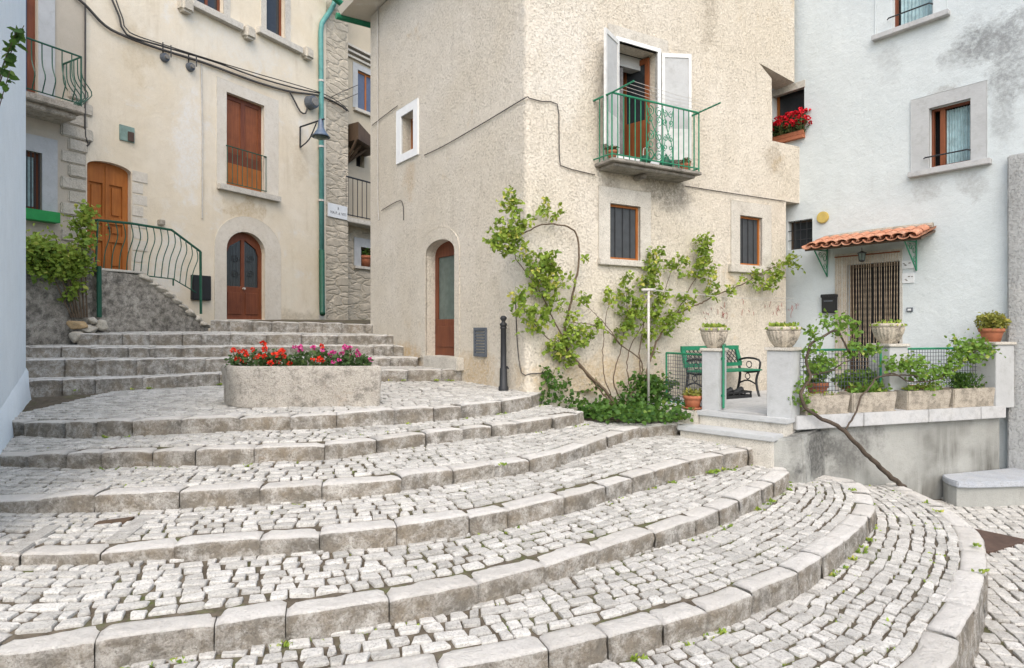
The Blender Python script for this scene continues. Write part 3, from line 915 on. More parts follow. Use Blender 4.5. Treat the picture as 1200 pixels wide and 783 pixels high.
dl = Wall((WR.pt(hq, 0, -.16).x, WR.pt(hq, 0, -.16).y), (WR.pt(hq - .14, 0, -.62) - WR.pt(hq, 0, -.16)).to_2d(), None)
mb = MB(); ph = [[(.07, rb[2] + .75), (.44, rb[2] + .75), (.44, rb[3] - .12), (.07, rb[3] - .12)]]
plate(mb, dl, [(0, rb[2] + .02), (.52, rb[2] + .02), (.52, rb[3] - .03), (0, rb[3] - .03)], ph, .02, -.02, -.02, back=True)
dlf = mb.build('door_leaf', 'mid_wood', H); mb = MB(); plate(mb, dl, ph[0], (), 0); mb.build('pane', 'glass', dlf)
def shutter(hq, ang, wd, sg):
    d = WR.u * (sg * math.cos(ang)) + WR.n * math.sin(ang)
    o = WR.pt(hq, 0, .035)
    w = Wall((o.x, o.y), (d.x, d.y)); mb = MB()
    h1 = [(.05, rb[2] + .55), (wd - .05, rb[2] + .55), (wd - .05, rb[3] - .08), (.05, rb[3] - .08)]
    plate(mb, w, [(0, rb[2] + .04), (wd, rb[2] + .04), (wd, rb[3] - .01), (0, rb[3] - .01)], [h1], .018, -.018, -.018, back=True)
    s_ = mb.build('shutter', 'shutter_white', H)
    mb = MB(); plate(mb, w, h1, (), .006); mb.build('screen_panel', 'stone_white', s_)
shutter(rb[0] - .03, R(28), .50, -1)
shutter(rb[1] + .07, R(24), .50, 1)
# two screened windows
for r, o4, sl_ in ((rw1, (701, 762, 222, 306), (700, 758, 305, 312)), (rw2, (856, 903, 238, 312), (853, 895, 311, 320))):
    ro = WR.rect(*o4)
    surround(H, WR, rloop(ro), rloop(r), 'stone', .018, 'window_surround')
    wf = window(H, WR, r, 'orange_wood', 'screen', .05, .035, 0)
    mb = MB()
    for i in range(1, 4):
        q = r[0] + (r[1] - r[0]) * i / 4; mb.tube([WR.pt(q, r[2] + .03, -.06), WR.pt(q, r[3] - .03, -.06)], .007, n=5)
    mb.build('bars', 'iron', wf)
    rs_ = WR.rect(*sl_); sill(H, WR, rs_[0], rs_[1], rs_[2], rs_[3], .07)
# reveal of the recess by the flower window
# conduit, ground cable pipe
m = MB(); m.tube(wpath(WL, [(443, -20), (443, 240), (444, 258)], .02), .013); m.build('conduit', 'galv', H)

def cable(w_pts, r, label, name='cable', mat='cable', sag=None):
    m = MB(); m.tube(smooth_line(w_pts, .12), r, n=5); o = m.build(name, mat); tag(o, label, 'cable'); return o
cable(wpath(WL, [(436, 147), (450, 136), (466, 124)], .02), .008, 'short black cable left of the small white framed window')
cable(wpath(WL, [(447, 247), (458, 240), (471, 236), (473, 258)], .02), .008, 'short bent cable on the alley face of the beige house, above the wooden door')
cable(wpath(WL, [(497, 182), (520, 171), (560, 148), (600, 124), (617, 114)], .02) + wpath(WR, [(620, 115), (635, 119), (653, 122), (655, 150), (656, 188), (662, 196), (697, 205)], .02), .008, 'thin dark cable climbing to the house corner and on to the balcony')
cable(wpath(WR, [(803, 218), (840, 224), (880, 230), (920, 236)], .02), .008, 'thin dark cable above the right screened window of the beige house')
cable(wpath(WL, [(604, 348), (606, 400), (611, 437)], .02) + wpath(WR, [(622, 438), (641, 437)], .02), .008, 'thin wire running down the house corner behind the bollard')

# ------------------------------------------------------------------ the white house
V = thing('white_house', 'white plastered house with tiled door canopy beyond the terrace', 'house', (5.55, 11.86, 0))
wb_ = WV.rect(1089, 1137.6, 121.5, 192.5)
wa_ = WV.rect(1046, 1093, -70, 25)
wg_ = WV.rect(923, 952, 258, 292)
wf_ = WV.rect(905.5, 942.5, 100, 163)
dq0, dq1 = WV.sx(993), WV.sx(1054.6); dz1 = WV.sz(1024, 308)[1]; dz0 = E - TDZ + .01
dr_ = (dq0, dq1, dz0, dz1)
mb = MB(); VT = E + 8.5
plate(mb, WV, [(-1.6, -1), (6.5, -1), (6.5, VT), (-1.6, VT)], [rloop(x) for x in (wb_, wa_, wg_, wf_, dr_)], 0, None, -.28)
a_, b_ = WV.pt(6.5, 0, 0), WV.pt(6.5, 0, -6); c_ = WV.pt(-1.6, 0, -6); d_ = WV.pt(-1.6, 0, 0)
for p, q in ((a_, b_), (b_, c_), (c_, d_)): mb.add([(p.x, p.y, -1), (q.x, q.y, -1), (q.x, q.y, VT), (p.x, p.y, VT)], [(0, 1, 2, 3)])
mb.add([(p.x, p.y, VT) for p in (a_, b_, c_, d_)], [(0, 1, 2, 3)])
def blot(w, px, py, r, rz, col, amt):
    p = w.at(px, py) - V.location; return (p.x, p.y, p.z, r, rz, col, amt)
M['white'] = plaster('white_house_plaster', (.61, .655, .655), (.545, .595, .60), (.34, .35, .335), 7, .014, .004, .55, .76, .45, None, None,
    [blot(WV, 1140, 48, .35, .25, (.20, .21, .21), .8), blot(WV, 1165, 40, .3, .45, (.22, .23, .23), .7), blot(WV, 1120, 65, .3, .2, (.25, .26, .26), .6), blot(WV, 1192, 60, .4, .8, (.24, .25, .25), .7), blot(WV, 1105, 108, .35, .12, (.3, .29, .27), .7), blot(WV, 1085, 222, .3, .2, (.30, .30, .29), .5), blot(WV, 1140, 215, .25, .3, (.30, .30, .29), .5), blot(WV, 1040, 70, .25, .4, (.30, .31, .31), .4), blot(WV, 1175, 130, .2, .7, (.25, .26, .26), .5)])
mb.build('wall', 'white', V)
def lacewin(r, opn):
    q0, q1, z0, z1 = r
    m = MB(); plate(m, WV, rloop(r), [rloop(r, -.035)], -.1, -.16); f = m.build('window', 'brown_wood', V)
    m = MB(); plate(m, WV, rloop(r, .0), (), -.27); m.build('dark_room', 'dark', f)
    a = q0 + (q1 - q0) * (.33 if opn else .1)
    m = MB(); n = 40; zz = [z0 + .05, z1 - .05]
    for i in range(n + 1):
        q = a + (q1 - .05 - a) * i / n
        for z in zz: m.v.append(tuple(WV.pt(q, z, -.175 + .012 * math.sin(i * 1.35)))); m.t.append(.5)
    m.f = [(2 * i, 2 * i + 2, 2 * i + 3, 2 * i + 1) for i in range(n)]
    m.build('curtain', 'curtain', f)
    if opn:
        m = MB(); WV.box(m, a - .07, a, z0 + .03, z1 - .03, -.18, -.11); m.build('casement', 'mid_wood', f)
    m = MB(); zz = z0 + .16; m.tube([WV.pt(q0 - .06, zz, .05), WV.pt(q0 - .03, zz, .09), WV.pt(q1 - .02, zz, .09), WV.pt(q1 + .02, zz, -.05)], .012); m.build('guard_bar', 'iron', f)
    return f
lacewin(wb_, True); lacewin(wa_, False)
ro = WV.rect(1068, 1157, 106, 196); surround(V, WV, rloop(ro), rloop(wb_), 'stone_white', .02, 'window_surround')
ro2 = WV.rect(1026, 1110, -90, 30); surround(V, WV, rloop(ro2), rloop(wa_), 'white', .012, 'window_surround')
sill(V, WV, ro[0] - .02, ro[1] + .06, wb_[2] - .12, wb_[2] - .03, .11, 'grey_slab')
sill(V, WV, WV.sx(1024), WV.sx(1114), wa_[2] - .13, wa_[2] - .04, .11, 'grey_slab')
# barred small window
f = window(V, WV, wg_, 'old_wood', 'glass', .14, .03, 0)
m = MB()
for i in range(1, 4): q = wg_[0] + (wg_[1] - wg_[0]) * i / 4; m.tube([WV.pt(q, wg_[2], -.03), WV.pt(q, wg_[3], -.03)], .008, n=5)
for i in range(1, 3): z = wg_[2] + (wg_[3] - wg_[2]) * i / 3; m.tube([WV.pt(wg_[0], z, -.03), WV.pt(wg_[1], z, -.03)], .008, n=5)
m.build('bars', 'iron', f)
# flower window in the recess
f = window(V, WV, wf_, 'orange_wood', 'glass', .16, .05, 0)
m = MB(); WV.box(m, wf_[0] - .03, wf_[1] + .02, wf_[3] - .13, wf_[3] - .0, -.1, .012); m.build('lintel', 'stone', f)
m = MB(); WV.box(m, wf_[0] - .05, wf_[1] + .02, wf_[2] - .06, wf_[2], -.2, .1); m.build('sill', 'terra', f)
# door
m = MB(); plate(m, WV, rloop(dr_), [(lambda a: rloop(a))((dq0 + .05, dq1 - .05, dz0 + .05, dz1 - .06))], -.1, -.16); df = m.build('door', 'old_wood', V)
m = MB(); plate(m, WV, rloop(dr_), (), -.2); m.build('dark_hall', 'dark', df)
so = surround(V, WV, [(WV.sx(979), dz0), (dq1 + .04, dz0), (dq1 + .04, dz1 + .2), (WV.sx(979), dz1 + .2)], rloop((dq0, dq1, dz0 + .02, dz1)), 'stone', .02, 'door_surround')
# round vent cover, plaques, bell
c0 = WV.at(965, 255)
m = MB(); m.tube([c0, c0 + WV.n * .05], .11, n=16); m.build('vent_cover', 'yellow', V, bevel=.01)
for a in ((1057, 1071, 305.5, 315), (1057.5, 1071.5, 320, 332)):
    r = WV.rect(*a); m = MB(); WV.box(m, *r, -.01, .02); o = m.build('wall_tile', 'tile_white', V, bevel=.003)
    m = MB()
    for k in range(5):
        q = r[0] + (r[1] - r[0]) * rnd.uniform(.1, .8); z = r[2] + (r[3] - r[2]) * rnd.uniform(.2, .8); WV.box(m, q, q + .03, z, z + .012, .021, .024)
    m.build('glaze_mark', 'wire', o)
r = WV.rect(1063, 1070, 360.5, 365.5); m = MB(); WV.box(m, *r, -.01, .03); o = m.build('door_bell', 'iron_grey', V, bevel=.004)
m = MB(); WV.box(m, r[0] + .02, r[1] - .02, r[2] + .02, r[3] - .02, .028, .035); m.build('button', 'tile_white', o)
# tiled canopy over the door
cq0, cq1 = WV.sx(938, .55), WV.sx(1086, .3); CD = .62
zf_ = WV.sz(1010, 284, CD)[1]; zb_ = zf_ + .17
cq0 = WV.sx(940, CD); cq1 = WV.sx(1086, .45)
m = MB(); m.hexa([WV.pt(cq0 + .03, zb_ - .05, .0), WV.pt(cq1 - .03, zb_ - .05, 0), WV.pt(cq1 - .03, zf_ - .05, CD - .04), WV.pt(cq0 + .03, zf_ - .05, CD - .04), WV.pt(cq0 + .03, zb_ - .015, 0), WV.pt(cq1 - .03, zb_ - .015, 0), WV.pt(cq1 - .03, zf_ - .015, CD - .04), WV.pt(cq0 + .03, zf_ - .015, CD - .04)])
can = m.build('canopy', 'old_wood', V)
m = MB(); m.tube(smooth_line([WV.pt(cq0 + .12, zb_ + .05, .05), WV.pt((cq0 + cq1) / 2, zb_ + .07, .05), WV.pt(cq1 - .05, zb_ + .06, .05)], .1), .05, n=8); m.build('mortar_strip', 'conc', can)
nt = 11; tw = (cq1 - cq0) / nt
for i in range(nt):
    qc = cq0 + tw * (i + .5)
    for cover in (0, 1):
        for (ta, tb) in ((0, .56), (.5, 1.02)):
            m = MB(); n = 8; rr0 = tw * (.5 if cover else .42)
            q_ = qc + (tw / 2 if cover else 0)
            if cover and i == nt - 1: continue
            pts = []
            for (t, rs2) in ((ta, 1.0), (tb, 1.16)):
                z = zb_ + (zf_ - zb_) * t + (.012 if ta == 0 else .0) + (.03 if cover else 0)
                for j in range(n + 1):
                    an = math.pi * j / n
                    dzz = math.sin(an) * rr0 * .75 * (1 if cover else -1) + (0.0 if cover else .045)
                    pts.append(WV.pt(q_ + rr0 * rs2 * math.cos(an), z + dzz, CD * t + .01))
            for k in range(2 * (n + 1)): pts.append(pts[k] + Vector((0, 0, -.014)))
            N = n + 1
            fcs = [(j, j + 1, N + j + 1, N + j) for j in range(n)] + [(2 * N + j, 3 * N + j, 3 * N + j + 1, 2 * N + j + 1) for j in range(n)] + [(N + j, N + j + 1, 3 * N + j + 1, 3 * N + j) for j in range(n)]
            m.add(pts, fcs); m.build('roof_tile', 'tile', can, True)
for px in (970, 1074.5):
    q = WV.sx(px); m = MB(); zt = zf_ - .03; zw = zt - .46
    m.tube([WV.pt(q, zt + .05, .02), WV.pt(q, zw, .02)], .012, n=5); m.tube([WV.pt(q, zw, .02), WV.pt(q, zt, CD - .12)], .012, n=5); m.tube([WV.pt(q, zt + .02, .02), WV.pt(q, zt, CD - .12)], .012, n=5)
    for (o_, z_, r_) in ((.12, zt - .12, .09), (.27, zt - .08, .06), (.1, zt - .28, .06)):
        P = []
        for i in range(22):
            t = i / 21; a = t * 8; P.append(WV.pt(q, z_ + r_ * (1 - .7 * t) * math.sin(a), o_ + r_ * (1 - .7 * t) * math.cos(a)))
        m.tube(P, .006, n=4)
    m.build('bracket', 'green', can)
# lantern under the canopy
lp = WV.at(1010, 299, .3)
lan = thing('lantern', 'small black lantern hanging under the tiled canopy', 'lantern', lp)
m = MB(); m.tube([lp + Vector((0, 0, .13)), lp + Vector((0, 0, .05))], .005, n=5); m.lathe(lp.x, lp.y, [(.01, lp.z + .07), (.085, lp.z + .035), (.085, lp.z + .03), (.02, lp.z + .03)], 6); m.build('cap', 'iron', lan)
m = MB(); m.lathe(lp.x, lp.y, [(.045, lp.z - .09), (.06, lp.z + .03)], 6); m.build('glass', 'glass_green', lan)
m = MB()
for i in range(6):
    a = i * math.pi / 3; m.tube([lp + Vector((.048 * math.cos(a), .048 * math.sin(a), -.095)), lp + Vector((.066 * math.cos(a), .066 * math.sin(a), .03))], .006, n=4)
m.lathe(lp.x, lp.y, [(.02, lp.z - .12), (.055, lp.z - .1), (.055, lp.z - .088)], 6)
m.build('cage', 'iron', lan)
# bead curtain
bc = MB(); top = WV.sz(1015, 299, .06)[1]
n = 25; qa, qb = WV.sx(980, .06), WV.sx(1052, .06)
for i in range(n):
    q = qa + (qb - qa) * (i + rnd.uniform(-.25, .25)) / (n - 1); pts = []
    ph_ = rnd.uniform(0, 6); b = len(bc.v)
    zz = np.linspace(top, dz0 + .06, 46)
    K = 4
    for k, z in enumerate(zz):
        p = WV.pt(q + .006 * math.sin(z * 2 + ph_), z, .06 + .006 * math.cos(z * 3 + ph_)); r_ = .0068 if k % 2 else .0035
        for j in range(K): a = j * math.pi / 2; bc.v.append((p.x + r_ * math.cos(a), p.y + r_ * math.sin(a), p.z)); bc.t.append(.5)
    for k in range(45):
        for j in range(K): bc.f.append((b + k * K + j, b + k * K + (j + 1) % K, b + (k + 1) * K + (j + 1) % K, b + (k + 1) * K + j))
bct = thing('bead_curtain', 'long tan bead curtain hanging in the doorway under the tiled canopy', 'bead curtain', WV.pt((qa + qb) / 2, top, .06))
bc.build('strands', 'bead', bct)
m = MB(); m.tube([WV.pt(qa - .03, top + .01, .06), WV.pt(qb + .03, top + .01, .06)], .012); m.build('rod', 'mid_wood', bct)
# mailbox by the door
r = WV.rect(965.5, 982, 346, 367)
mbx = thing('mailbox', 'black wall mailbox left of the bead curtain doorway', 'mailbox', WV.pt((r[0] + r[1]) / 2, r[2], .05))
m = MB(); WV.box(m, *r, 0, .1); m.build('body', 'plastic_black', mbx, bevel=.012)
m = MB(); WV.box(m, r[0] - .01, r[1] + .01, r[3] - .05, r[3] + .015, 0, .12); m.build('lid', 'plastic_black', mbx, bevel=.01)
m = MB(); WV.box(m, r[0] + .05, r[1] - .05, r[3] - .12, r[3] - .10, .099, .104); m.build('slot', 'iron_grey', mbx)
# grey rendered buttress at the right edge
q0 = WV.sx(1180, .12); zt = WV.sz(1182, 182, .12)[1]
m = MB(); WV.box(m, q0, q0 + 2.6, -.4, zt, -.1, .12); o = m.build('buttress', 'buttress', None, bevel=.02); tag(o, 'grey rendered buttress at the right edge, against the white house', 'buttress')

# ------------------------------------------------------------------ cream house on the left, with its neighbours
F = thing('cream_house', 'cream plastered house with arched door and tall shuttered window across the steps', 'house', (-7.13, 16.4, 0))
FT = E + 13.0
def blf(px, py, r_, rz, col, amt):
    p = WF.at(px, py) - F.location; return (p.x, p.y, p.z, r_, rz, col, amt)
M['cream_wall'] = plaster('cream_wall_plaster', (.69, .605, .46), (.74, .68, .565), (.42, .33, .21), 9, .012, .004, .52, .70, .5, .58, (.70, .68, .63),
    [blf(222, 170, .45, 1.6, (.74, .73, .69), .8), blf(290, 246, .8, .35, (.42, .31, .16), .6), blf(200, 300, .5, 1.2, (.72, .71, .67), .7), blf(338, 330, .5, 1.2, (.70, .66, .55), .5), blf(160, 60, .5, .9, (.52, .42, .27), .5), blf(350, 190, .4, .9, (.50, .41, .28), .45), blf(290, 60, 1.6, .5, (.70, .68, .62), .6), blf(345, 372, 1.2, .25, (.35, .3, .22), .6)])
qs, qe = WF.sx(101), WF.sx(382)
fw_ = WF.rect(265.5, 309.5, 116, 222); f1 = WF.rect(312, 334, -30, 42, 323); f0 = WF.rect(230, 262, -60, 11, 246)
ad0, ad1 = WF.sx(265.5), WF.sx(310.5); az0 = WF.sz(288, 374.5)[1]; azS = WF.sz(288, 294)[1]; azT = WF.sz(288, 272)[1]
ad = arch(ad0, ad1, az0, azS, azT)
bd0, bd1 = WF.sx(100.8), WF.sx(154); bz0 = WF.sz(127, 321)[1]; bzS = WF.sz(127, 198)[1]; bzT = WF.sz(127, 190)[1]
bdl = arch(bd0 + .02, bd1, bz0, bzS, bzT)
m = MB(); plate(m, WF, [(qs, -1), (qe, -1), (qe, FT), (qs, FT)], [rloop(fw_), rloop(f1), rloop(f0), ad, bdl], 0, None, -.25)
pe = WF.pt(WF.sx(408), 0, 0); pe2 = WF.pt(WF.sx(408), 0, -4)
m.build('wall', 'cream_wall', F)
m = MB(); q2 = WF.sx(408)
WF.box(m, qe, q2, -1, FT, -.8, -.004); m.build('stone_corner', 'rubble', F)
# shuttered tall window
r0 = WF.rect(253.5, 326, 104, 228); surround(F, WF, rloop(r0), rloop(fw_), 'pale_stone', .012, 'window_surround')
wmid = (fw_[0] + fw_[1]) / 2; m = MB()
plate(m, WF, rloop(fw_), [rloop((fw_[0] + .08, wmid - .07, fw_[2] + .9, fw_[3] - .12)), rloop((wmid + .07, fw_[1] - .08, fw_[2] + .9, fw_[3] - .12))], -.12, -.17)
o = m.build('window', 'brown_wood', F, bevel=.004, seg=1)
for a, b in ((fw_[0] + .08, wmid - .07), (wmid + .07, fw_[1] - .08)):
    m = MB(); WF.box(m, a, b, fw_[2] + .9, fw_[3] - .12, -.17, -.145); m.build('shutter_panel', 'mid_wood', o)
m = MB(); WF.box(m, fw_[0] + .03, fw_[1] - .03, fw_[2] + .02, fw_[2] + .62, -.10, -.08); m.build('apron_panel', 'orange_wood', o)
rg = MB(); zt = fw_[2] + 1.02
rg.tube([WF.pt(fw_[0] - .02, zt, .03), WF.pt(fw_[1] + .06, zt, .03)], .016); rg.tube([WF.pt(fw_[0] - .02, fw_[2] + .07, .03), WF.pt(fw_[1] + .06, fw_[2] + .07, .03)], .012)
rg.tube([WF.pt(fw_[0] - .02, zt, -.05), WF.pt(fw_[0] - .02, zt, .03)], .012); rg.tube([WF.pt(fw_[1] + .06, zt, -.05), WF.pt(fw_[1] + .06, zt, .03)], .012)
rgo = rg.build('window_railing', 'green_dark', F)
for i in range(9):
    q = fw_[0] + (fw_[1] - fw_[0] + .04) * i / 8; baluster(WF.pt(q, fw_[2] + .07, .03), WF.pt(q, zt, .03), .009, rgo, 'green_dark')
sill(F, WF, WF.sx(254), WF.sx(326), fw_[2] - .16, fw_[2] - .01, .14)
for r, sx_ in ((f1, (300, 351)), (f0, (222, 281))):
    window(F, WF, r, 'brown_wood', 'glass', .15, .07, 0 if r is f1 else 1)
    surround(F, WF, rloop((r[0] - .18, r[1] + .18, r[2] - .01, r[3] + .2)), rloop(r), 'stone', .02, 'window_surround')
    sill(F, WF, WF.sx(sx_[0]), WF.sx(sx_[1]), r[2] - .2, r[2] - .03, .16)
for (px, py) in ((215, 8), (289, 40), (358, 64)):
    q, z = WF.sz(px, py); m = MB(); WF.box(m, q - .16, q + .16, z - .17, z + .17, -.05, .22); m.build('corbel', 'quoin', F, bevel=.06, seg=3)
# arched entrance door
surround(F, WF, arch(WF.sx(251), WF.sx(329), az0 - .02, azS + .05, azT + .42), ad, 'pale_stone', .012, 'door_surround')
m = MB(); mid = (ad0 + ad1) / 2; zk = az0 + .88
hl = [(ad0 + .1, zk), (mid - .05, zk), (mid - .05, azT - .2), (ad0 + .1 + .1, azS + .1), (ad0 + .1, azS - .1)]
hr = [(2 * mid - a, b) for a, b in hl][::-1]
plate(m, WF, ad, [hl, hr], -.14, -.2)
for sg in (-1, 1): WF.box(m, mid + sg * .07 if sg > 0 else ad0 + .12, ad1 - .12 if sg > 0 else mid - .07, az0 + .14, zk - .16, -.15, -.115)
do = m.build('arched_door', 'brown_wood', F, bevel=.006, seg=1)
for h in (hl, hr):
    m = MB(); plate(m, WF, h, (), -.18); m.build('pane', 'glass', do)
m = MB()
for i in range(1, 5):
    for a, b in ((ad0 + .1, mid - .05), (mid + .05, ad1 - .1)):
        q = a + (b - a) * i / 5; hh = azT - .22 - abs(q - mid) * .55; m.tube([WF.pt(q, zk, -.15), WF.pt(q, hh, -.15)], .008, n=4)
for sg in (-1, 1):
    for z in (zk + .35, zk + .75): m.tube(spiral(WF, mid + sg * .22, z, .12, 1.4, 0, sg, -.148), .008, n=4)
m.build('iron_grille', 'iron', do)
m = MB(); m.tube([WF.pt(mid, zk - .05, -.13), WF.pt(mid, zk - .05, -.06)], .03, n=8); m.build('knob', 'galv', do)
# brown double door up the side steps
m = MB(); mid = (bd0 + bd1) / 2; ph_ = []
for sg in (-1, 1):
    a, b = (bd0 + .12, mid - .07) if sg < 0 else (mid + .07, bd1 - .12)
    for z0, z1 in ((.14, .72), (.86, 1.12), (1.26, 1.98)): ph_.append([(a, bz0 + z0), (b, bz0 + z0), (b, bz0 + z1), (a, bz0 + z1)])
plate(m, WF, bdl, ph_, -.14, -.22, -.185)
for h_ in ph_:
    plate(m, WF, h_, (), -.183)
    plate(m, WF, [(h_[0][0] + .06, h_[0][1] + .06), (h_[1][0] - .06, h_[1][1] + .06), (h_[2][0] - .06, h_[2][1] - .06), (h_[3][0] + .06, h_[3][1] - .06)], (), -.15, -.183)
WF.box(m, mid - .022, mid + .022, bz0 + .02, bzT - .06, -.139, -.115)
do = m.build('double_door', 'orange_wood', F)
m = MB(); m.tube([WF.pt(mid + .05, bz0 + 1.02, -.15), WF.pt(mid + .05, bz0 + 1.02, -.09)], .025, n=8); m.build('knob', 'iron', do)
for i in range(9):
    z = bz0 + .05 + i * .26; m = MB(); ww_ = .26 if i % 2 else .36; WF.box(m, bd1 + .01, bd1 + ww_, z, z + .245, -.02, .008 + .005 * (i % 3)); m.build('jamb_stone', 'pale_stone', F, bevel=.012)
for i in range(24):
    z = bz0 - .2 + i * .27; ww_ = .44 if i % 2 else .30; m = MB(); WF.box(m, qs - .05 - ww_, qs - .01 if z < bzT else qs + (.12 if i % 2 else .02), z, z + .25, -.03, .035 + .012 * (i % 3))
    if z < bzT + 1.35: m.build('quoin_stone', 'quoin', F, bevel=.025)
# utility plate, meter box, small block
r = WF.rect(139.5, 157, 148, 166); m = MB(); WF.box(m, *r, 0, .03); o = m.build('utility_plate', 'plate_green', F, bevel=.005)
m = MB(); WF.box(m, r[0] + .17, r[1] - .03, r[2] + .02, r[3] - .12, .03, .06); m.build('rust_patch', 'rust', o)
r = WF.rect(223, 245, 323, 352); m = MB(); WF.box(m, *r, 0, .09); o = m.build('meter_box', 'plastic_black', F, bevel=.01)
m = MB(); WF.box(m, r[0] + .03, r[1] - .03, r[2] + .03, r[3] - .03, .088, .098); m.build('meter_door', 'plastic_black', o)
r = WF.rect(184, 191, 258, 264); m = MB(); WF.box(m, *r, 0, .1); m.build('vent_block', 'conc', F, bevel=.01)
# downpipe
m = MB(); m.tube(smooth_line(wpath(WF, [(398, -30), (393, 0), (385, 16), (377, 28), (376, 45)], .1), .2) + wpath(WF, [(376.5, 120), (377, 296)], .1), .075, n=10); dp = m.build('downpipe', 'teal', F, True)
m = MB(); m.tube(wpath(WF, [(377, 293), (377.5, 364)], .1) + [WF.at(378, 368, .2)], .085, n=10); m.build('pipe_foot', 'green_dark', dp, True)
m = MB()
for y in (95, 172, 235): c = WF.at(376.5, y, .1); m.lathe(c.x, c.y, [(.09, c.z - .03), (.09, c.z + .03)], 10)
m.build('clip', 'galv', dp)
m = MB(); m.tube(wpath(WF, [(236, 75), (237, 150), (237, 256)], .02), .018); m.build('conduit', 'galv', F)
# eave
m = MB(); gz = WF.sz(400, 3, .35)[1]; m.tube([WF.pt(WF.sx(380, .35), gz + .05, .35), WF.pt(WF.sx(414, .35), gz - .1, .35)], .09, n=8); m.build('gutter', 'green', F)

# street sign on the stone corner
q0, z0 = WF.sz(383.5, 254); q1, z1 = WF.sz(407, 258); zt = WF.sz(395, 240)[1]; zb2 = WF.sz(395, 256)[1]
sg_ = thing('street_sign', 'white marble street name plate on the rubble stone corner', 'street sign', WF.pt((q0 + q1) / 2, zb2, .01))
m = MB(); WF.box(m, q0, q1 - .03, zb2, zt, 0, .035); m.build('plate', 'tile_white', sg_, bevel=.006)
def text(s, w, q, z, out, size, mat, par):
    cu = bpy.data.curves.new('lettering', 'FONT'); cu.body = s; cu.size = size; cu.align_x = 'CENTER'; cu.extrude = .002
    cu.materials.append(M[mat]); tmp = bpy.data.objects.new('tmp', cu); me = bpy.data.meshes.new_from_object(tmp); bpy.data.objects.remove(tmp)
    o = bpy.data.objects.new('lettering', me); C.link(o)
    from mathutils import Matrix
    u = w.u if w.u.cross(Vector((0, 0, 1))).dot(w.n) > 0 else -w.u
    mt = Matrix((u, Vector((0, 0, 1)), w.n)).transposed()
    o.rotation_euler = mt.to_euler()
    o.parent = par; o.location = w.pt(q, z, out) - wloc(par); return o
text('VIA P. d. VITI', WF, (q0 + q1) / 2, zb2 + (zt - zb2) * .26, .036, .125, 'ink', sg_)
text('8', WF, (q0 + q1) / 2, zb2 + (zt - zb2) * .62, .036, .12, 'ink', sg_)

# wall lamp on its bracket
lb = WF.at(351, 161, .02)
lamp = thing('wall_lamp', 'blue grey bell shaped street lamp on an iron wall bracket by the downpipe', 'street lamp', lb)
qL = WF.sx(351); zl0, zl1 = WF.sz(351, 173)[1], WF.sz(351, 149)[1]
endp = WF.pt(qL + .1, zl1 + .12, .9); 
m = MB(); m.tube([WF.pt(qL, zl0, .03), WF.pt(qL, zl1, .03)], .025); m.tube([WF.pt(qL, zl1, .03), endp], .025); m.tube(smooth_line([WF.pt(qL, zl0, .03), WF.pt(qL + .04, zl0 + .2, .35), WF.pt(qL + .07, zl1 + .05, .62)], .1), .02); m.build('bracket', 'iron', lamp)
lc = endp - WF.n * .14
m = MB(); z = lc.z
m.lathe(lc.x, lc.y, [(.05, z + .02), (.07, z - .02), (.08, z - .2), (.12, z - .3), (.2, z - .42), (.27, z - .5), (.25, z - .5), (.1, z - .32), (.05, z - .28)], 20); m.build('shade', 'blue_iron', lamp, True)
m = MB(); m.lathe(lc.x, lc.y, [(.05, z - .58), (.14, z - .55), (.2, z - .5), (.18, z - .44)], 16); m.build('diffuser', 'glass_green', lamp, True)
# cables along the cream house
cb = [[(85, -6), (99, 5), (123, 30), (148, 43), (186, 57), (240, 74), (300, 96), (339, 107), (373, 112), (396, 122), (407, 130)],
      [(128, -8), (140, 20), (148, 40), (190, 54), (250, 72), (300, 90), (345, 103), (374, 109)],
      [(133, -8), (144, 22), (152, 38), (200, 55), (260, 74), (300, 86), (374, 108), (400, 122), (409, 131)]]
for i, c in enumerate(cb):
    cable(wpath(WF, c, .06 + .03 * i), (.03, .022, .014)[i], ('thick black cable bundle sagging across the cream house from the left edge', 'middle black cable clipped to the thick bundle across the cream house', 'thinnest upper cable over the cream house reaching the stone corner')[i])
cable(wpath(WF, [(339, 107), (346, 120), (352, 131), (358, 133), (360, 126)], .07), .025, 'looped cable hanging to the round grey junction box')
cable(wpath(WF, [(100, 7), (100, 80), (100, 160), (106, 166), (102, 171)], .05), .018, 'vertical cable above the honey brown double door')
cable([WF.at(388, 114, .1), WF.at(400, 108, .3), W3(419, 100, 20.6)], .012, 'thin wire strung from the downpipe to the alley window')
cable([WF.at(392, 120, .1), WF.at(402, 117, .3), W3(419, 110, 20.6)], .012, 'lower thin wire strung from the downpipe to the alley wall')
for (px, py), lb_ in (((192, 68), 'round grey cable insulator left, over the honey brown door'), ((222, 79), 'round grey cable insulator right of its twin, below the cable bundle')):
    c = WF.at(px, py, .0); t_ = thing('cable_insulator', lb_, 'insulator', c)
    m = MB(); m.tube([c, c + WF.n * .1], .11, .09, n=14); m.build('disc', 'iron_grey', t_, bevel=.01)
    m = MB(); m.tube([c + WF.n * .1, c + WF.n * .16], .05, n=10); m.build('cap', 'wire', t_)
    m = MB(); m.tube([c + Vector((-.07, 0, 0)) + WF.n * .08, c + Vector((-.07, 0, .35)) + WF.n * .08], .014, n=5); m.tube([c + Vector((.12, .0, .0)) + WF.n * .08, c + Vector((.12, 0, .28)) + WF.n * .08], .014, n=5); m.build('clamp', 'iron', t_)
c = WF.at(362, 121, 0); t_ = thing('junction_box', 'round grey junction box under the cables by the wall lamp', 'junction box', c)
